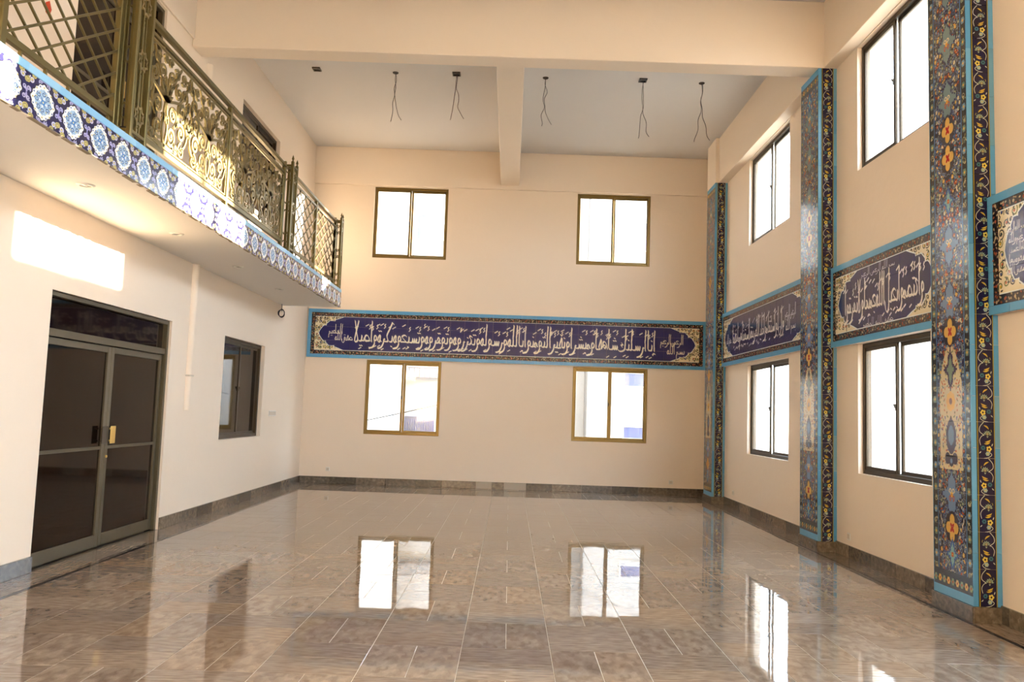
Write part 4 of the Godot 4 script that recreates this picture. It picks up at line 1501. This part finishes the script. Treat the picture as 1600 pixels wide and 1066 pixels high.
func build_fittings() -> void:
	# hook boxes and wire outlets in the far ceiling
	var i := 0
	for q in [[-3.36, "dark square ceiling box without wires, left of the hanging wires"], [-1.06, "dark square ceiling box left of the middle beam"], [2.01, "dark square ceiling box right of the middle beam"]]:
		var b := thing("ceiling_box", q[1], "junction box", Vector3(q[0], CH, -13.05), Basis(), "junction boxes in the far ceiling")
		var st := st_new()
		box(st, Vector3(-0.065, -0.02, -0.07), Vector3(-0.05, 0.0, 0.07))
		box(st, Vector3(0.05, -0.02, -0.07), Vector3(0.065, 0.0, 0.07))
		box(st, Vector3(-0.05, -0.02, -0.07), Vector3(0.05, 0.0, -0.055))
		box(st, Vector3(-0.05, -0.02, 0.055), Vector3(0.05, 0.0, 0.07))
		part("rim", done(st), M.dark_bronze, b)
		part("box_inside", box_mesh(Vector3(-0.05, -0.006, -0.055), Vector3(0.05, 0.0, 0.055)), M.black, b)
		var hk := st_new()
		tube(hk, [Vector3(-0.05, -0.012, 0), Vector3(-0.02, -0.018, 0.01), Vector3(0.02, -0.018, 0), Vector3(0.05, -0.012, 0)], 0.006)
		part("hook_bar", done(hk), M.rail, b)
		i += 1
	for q in [[-2.07, "round wire outlet in the far ceiling, left of the left box"], [0.41, "round wire outlet beside the middle beam"], [2.99, "round wire outlet nearest the right wall beam"]]:
		var b := thing("wire_outlet", q[1], "wire outlet", Vector3(q[0], CH, -13.1), Basis(), "round outlets in the far ceiling")
		var st := st_new()
		lathe(st, [Vector2(0.0, -0.004), Vector2(0.03, -0.004), Vector2(0.034, -0.012), Vector2(0.046, -0.01), Vector2(0.05, 0.0)], Vector3.ZERO, Vector3.UP, 18)
		part("outlet_ring", done(st), M.dark_bronze, b)
	var n := 0
	for q in [[-2.06, 0.78, 0.1, "pair of loose wires hanging from the leftmost round outlet"], [-1.05, 0.72, 0.14, "loose wires with crossed ends hanging from the box left of the middle beam"], [0.41, 0.77, 0.1, "pair of loose wires hanging just right of the middle beam"], [2.02, 0.92, 0.12, "long loose wires hanging from the box right of the middle beam"], [2.99, 0.95, 0.2, "long loose wire with splayed ends nearest the right wall beam"]]:
		var st := st_new()
		wire_pair(st, Vector3.ZERO, q[1], 40 + n, q[2])
		var o := MeshInstance3D.new()
		o.name = numbered("hanging_wire")
		o.mesh = done(st)
		o.material_override = M.wire if n != 1 else M.wire_red
		o.position = Vector3(q[0], CH - 0.005, -13.08)
		add_child(o)
		tag(o, q[3], "wire", "wires hanging from the far ceiling")
		n += 1
	# the plastered pipe on the left wall, below and above the balcony
	for q in [[1.48, SLAB_LOW, "cream pipe running down the wall beside the glass door"], [SLAB_TOP, BEAM_Y, "cream pipe on the wall above the balcony under the beam"]]:
		var st := st_new()
		var y0: float = q[0]
		var y1: float = q[1]
		for k in 10:
			var a0 := -PI / 2 + PI * k / 10
			var a1 := -PI / 2 + PI * (k + 1) / 10
			var r0 := 0.052 if y0 < 2 else 0.065
			var r1 := 0.07
			quad(st, Vector3(cos(a0) * r0, y0, -sin(a0) * r0), Vector3(cos(a1) * r0, y0, -sin(a1) * r0), Vector3(cos(a1) * r1, y1, -sin(a1) * r1), Vector3(cos(a0) * r1, y1, -sin(a0) * r1))
			quad(st, Vector3(0, y0, 0), Vector3(0, y0, 0) + Vector3(cos(a1) * r0, 0, -sin(a1) * r0), Vector3(cos(a0) * r0, y0, -sin(a0) * r0), Vector3(0, y0, 0))
		var o := thing("wall_pipe", q[2], "pipe", Vector3(-LX, 0, -10.93))
		part("pipe", done(st), M.paint, o)
		if y0 < 2:
			var cl := st_new()
			box(cl, Vector3(-0.002, 1.93, -0.075), Vector3(0.062, 1.95, 0.075), 0.004)
			part("clip", done(cl), M.offwhite, o)
	# cable coil hooked under the far end of the slab
	var coil := thing("cable_coil", "small coil of grey cable hanging under the balcony's far end", "cable", Vector3(-4.245, SLAB_LOW, -14.95))
	var cs := st_new()
	for k in 3:
		var pts := []
		for a in 25:
			var t := TAU * a / 24
			pts.append(Vector3(cos(t) * (0.05 + 0.005 * k), -0.17 + sin(t) * (0.075 - 0.006 * k), 0.012 * (k - 1) + 0.01 * sin(t * 2 + k)))
		tube(cs, pts, 0.006, 6)
	part("loops", done(cs), M.wire, coil)
	cs = st_new()
	tube(cs, [Vector3(0, 0, 0), Vector3(0.005, -0.05, 0.004), Vector3(-0.004, -0.1, 0), Vector3(0, -0.13, 0)], 0.006, 6)
	part("hanger", done(cs), M.wire, coil)
	# switch and sockets
	plate_fitting("switch_plate", "white switch plate beside the tinted window", "switch", Vector3(-LX, 1.43, -14.94), FACE_LEFT, 0.42, 0.1, 5)
	plate_fitting("wall_socket", "small socket low on the back wall near the left corner", "socket", Vector3(-3.717, 0.3, BZ), FACE_BACK, 0.08, 0.08, 1, "sockets low on the walls")
	plate_fitting("wall_socket", "small socket low on the back wall near the right corner", "socket", Vector3(3.385, 0.263, BZ), FACE_BACK, 0.085, 0.085, 1, "sockets low on the walls")
	plate_fitting("wall_socket", "small socket low on the right wall past the middle column", "socket", Vector3(RX, 0.27, -15.1), FACE_RIGHT, 0.085, 0.085, 1, "sockets low on the walls")
	plate_fitting("wall_socket", "small socket low on the right wall under the nearer window", "socket", Vector3(RX, 0.25, -9.98), FACE_RIGHT, 0.085, 0.085, 1, "sockets low on the walls")
	# an orange scrap caught on the wall behind the lattice
	var oc := st_new()
	for k in 5:
		var a := TAU * k / 5 + 0.5
		var b := TAU * (k + 1) / 5 + 0.5
		var ra := Vector3(0.004, sin(a) * 0.075, cos(a) * 0.05)
		var rb := Vector3(0.004, sin(b) * 0.075, cos(b) * 0.05)
		quad(oc, Vector3(0.02, 0, 0), rb, ra, Vector3(0.02, 0, 0))
		quad(oc, Vector3(0, ra.y, ra.z), ra, rb, Vector3(0, rb.y, rb.z))
	var scrap := MeshInstance3D.new()
	scrap.name = "wall_scrap"
	scrap.mesh = done(oc)
	scrap.material_override = M.orange
	scrap.position = Vector3(-LX, 5.108, -7.155)
	add_child(scrap)
	tag(scrap, "small orange scrap on the wall behind the near lattice", "scrap")

func plate_fitting(called: String, label: String, category: String, at: Vector3, face: Basis, w: float, h: float, keys: int, group := "") -> void:
	var o := thing(called, label, category, at, face, group)
	part("plate", plate(w, h, 0.01, 0.004, Rect2(0, 0, 1, 1)), M.white, o)
	for k in keys:
		var kw := (w - 0.02) / keys
		part("key" if keys > 1 else "insert", plate(kw - 0.006, h - 0.03, 0.005, 0.002, Rect2(0, 0, 1, 1)), M.offwhite, o, Vector3(-w / 2 + 0.01 + kw * (k + 0.5), 0, 0.01))

# =====================================================================  what stands outside
func build_outside() -> void:
	struct("ground", box_mesh(Vector3(-120, -1.2, -140), Vector3(120, -0.9, 60)), M.dusty, "dusty ground outside the hall")
	# the house across the narrow street behind the back wall
	var b := thing("house", "pale house across the street seen through the back windows", "building", Vector3(0, -0.9, -22))
	part("wall", box_mesh(Vector3(-2.82, 0, -7), Vector3(1.47, 5.8, 0), 0.02), M.render_wall, b)
	part("upper_wall", box_mesh(Vector3(-2.82, 5.8, -7), Vector3(1.47, 11.0, -0.4), 0.02), M.render_wall, b)
	part("side_wing", box_mesh(Vector3(-12.0, 0, -7), Vector3(-2.82, 11.0, 0.6), 0.02), M.white_wall, b)
	part("link_wall", box_mesh(Vector3(1.47, 0, -7), Vector3(2.13, 11.0, -1.4), 0.02), M.render_wall, b)
	part("wing_wall", box_mesh(Vector3(2.13, 0, -7), Vector3(4.05, 11.0, -0.7), 0.02), M.render_wall, b)
	for q in [[-2.76, 7.15, 0.77, 0.75, -0.4], [3.07, 7.1, 0.85, 0.85, -0.7], [3.12, 3.29, 0.8, 0.42, -0.7], [3.12, 1.86, 0.8, 0.37, -0.7]]:
		var wd := part("house_window", frame_mesh(q[2], q[3], 0.035, q[4], q[4] + 0.05), M.white, b, Vector3(q[0] + q[2] / 2, q[1], 0))
		part("pane", box_mesh(Vector3(-q[2] / 2 + 0.03, 0.03, q[4]), Vector3(q[2] / 2 - 0.03, q[3] - 0.03, q[4] + 0.02)), M.shade_glass, wd)
	# balcony front with its grille, and the terrace rail above
	part("balcony_floor", box_mesh(Vector3(-2.82, 1.76, 0), Vector3(1.47, 1.87, 0.3), 0.01), M.render_wall, b)
	var gr := st_new()
	box(gr, Vector3(-2.79, 1.87, 0.22), Vector3(-2.0, 1.9, 0.25))
	box(gr, Vector3(-2.79, 2.25, 0.22), Vector3(-2.0, 2.28, 0.25))
	for k in 13:
		box(gr, Vector3(-2.78 + k * 0.06, 1.9, 0.228), Vector3(-2.764 + k * 0.06, 2.25, 0.242))
	for k in 3:
		for s in [-1.0, 1.0]:
			obox(gr, Vector3(-2.6 + k * 0.22 + s * 0.035, 2.05, 0.25), Vector3(0.009, 0.0, 0), Vector3(s * 0.04, 0.12, 0), Vector3(0, 0, 0.006))
	part("balcony_grille", done(gr), M.grille, b)
	part("balcony_opening", box_mesh(Vector3(-2.79, 1.87, 0.0), Vector3(-2.0, 2.3, 0.015)), M.shade_glass, b)
	var tr := st_new()
	box(tr, Vector3(-2.75, 3.32, 0.02), Vector3(-1.83, 3.345, 0.2))
	for k in 7:
		box(tr, Vector3(-2.72 + k * 0.14, 3.345, 0.17), Vector3(-2.705 + k * 0.14, 3.58, 0.185))
	box(tr, Vector3(-2.75, 3.58, 0.15), Vector3(-1.83, 3.605, 0.2))
	part("terrace_rail", done(tr), M.grille, b)
	tag(cable(Vector3(-6.0, 0.75, -21.37), Vector3(10.1, 6.0, -20.6)), "thin overhead cable sagging across the lower left back window", "cable")
	# the neighbour's house beyond the alley on the right
	var h := thing("house", "pale neighbouring house beyond the right-hand windows", "building", Vector3(RX + 6.0, -0.9, 0))
	part("wall", box_mesh(Vector3(0, 0, -20), Vector3(6.5, 4.95, 10), 0.02), M.render_warm, h)
	part("rear_wall", box_mesh(Vector3(0, 0, -29), Vector3(6.5, 6.6, -20), 0.02), M.render_warm, h)
	part("parapet", box_mesh(Vector3(-0.05, 4.95, -19.98), Vector3(0.15, 5.15, 10), 0.02), M.render_wall, h)
	for z in [-24.8, -15.4, -6.5]:
		var wd := part("house_window", frame_mesh(1.1, 1.0, 0.05, 0.0, 0.06), M.white, h, Vector3(0, 2.1, z), FACE_RIGHT)
		part("pane", box_mesh(Vector3(-0.51, 0.04, 0.0), Vector3(0.51, 0.96, 0.03)), M.shade_glass, wd)

func cable(a: Vector3, b: Vector3) -> MeshInstance3D:
	var st := st_new()
	var pts := []
	for i in 17:
		var t := i / 16.0
		pts.append(a.lerp(b, t) - Vector3(0, 0.5 * 4.0 * t * (1.0 - t), 0) - a)
	tube(st, pts, 0.012, 6)
	var o := MeshInstance3D.new()
	o.name = numbered("overhead_cable")
	o.mesh = done(st)
	o.material_override = M.grille
	o.position = a
	add_child(o)
	return o
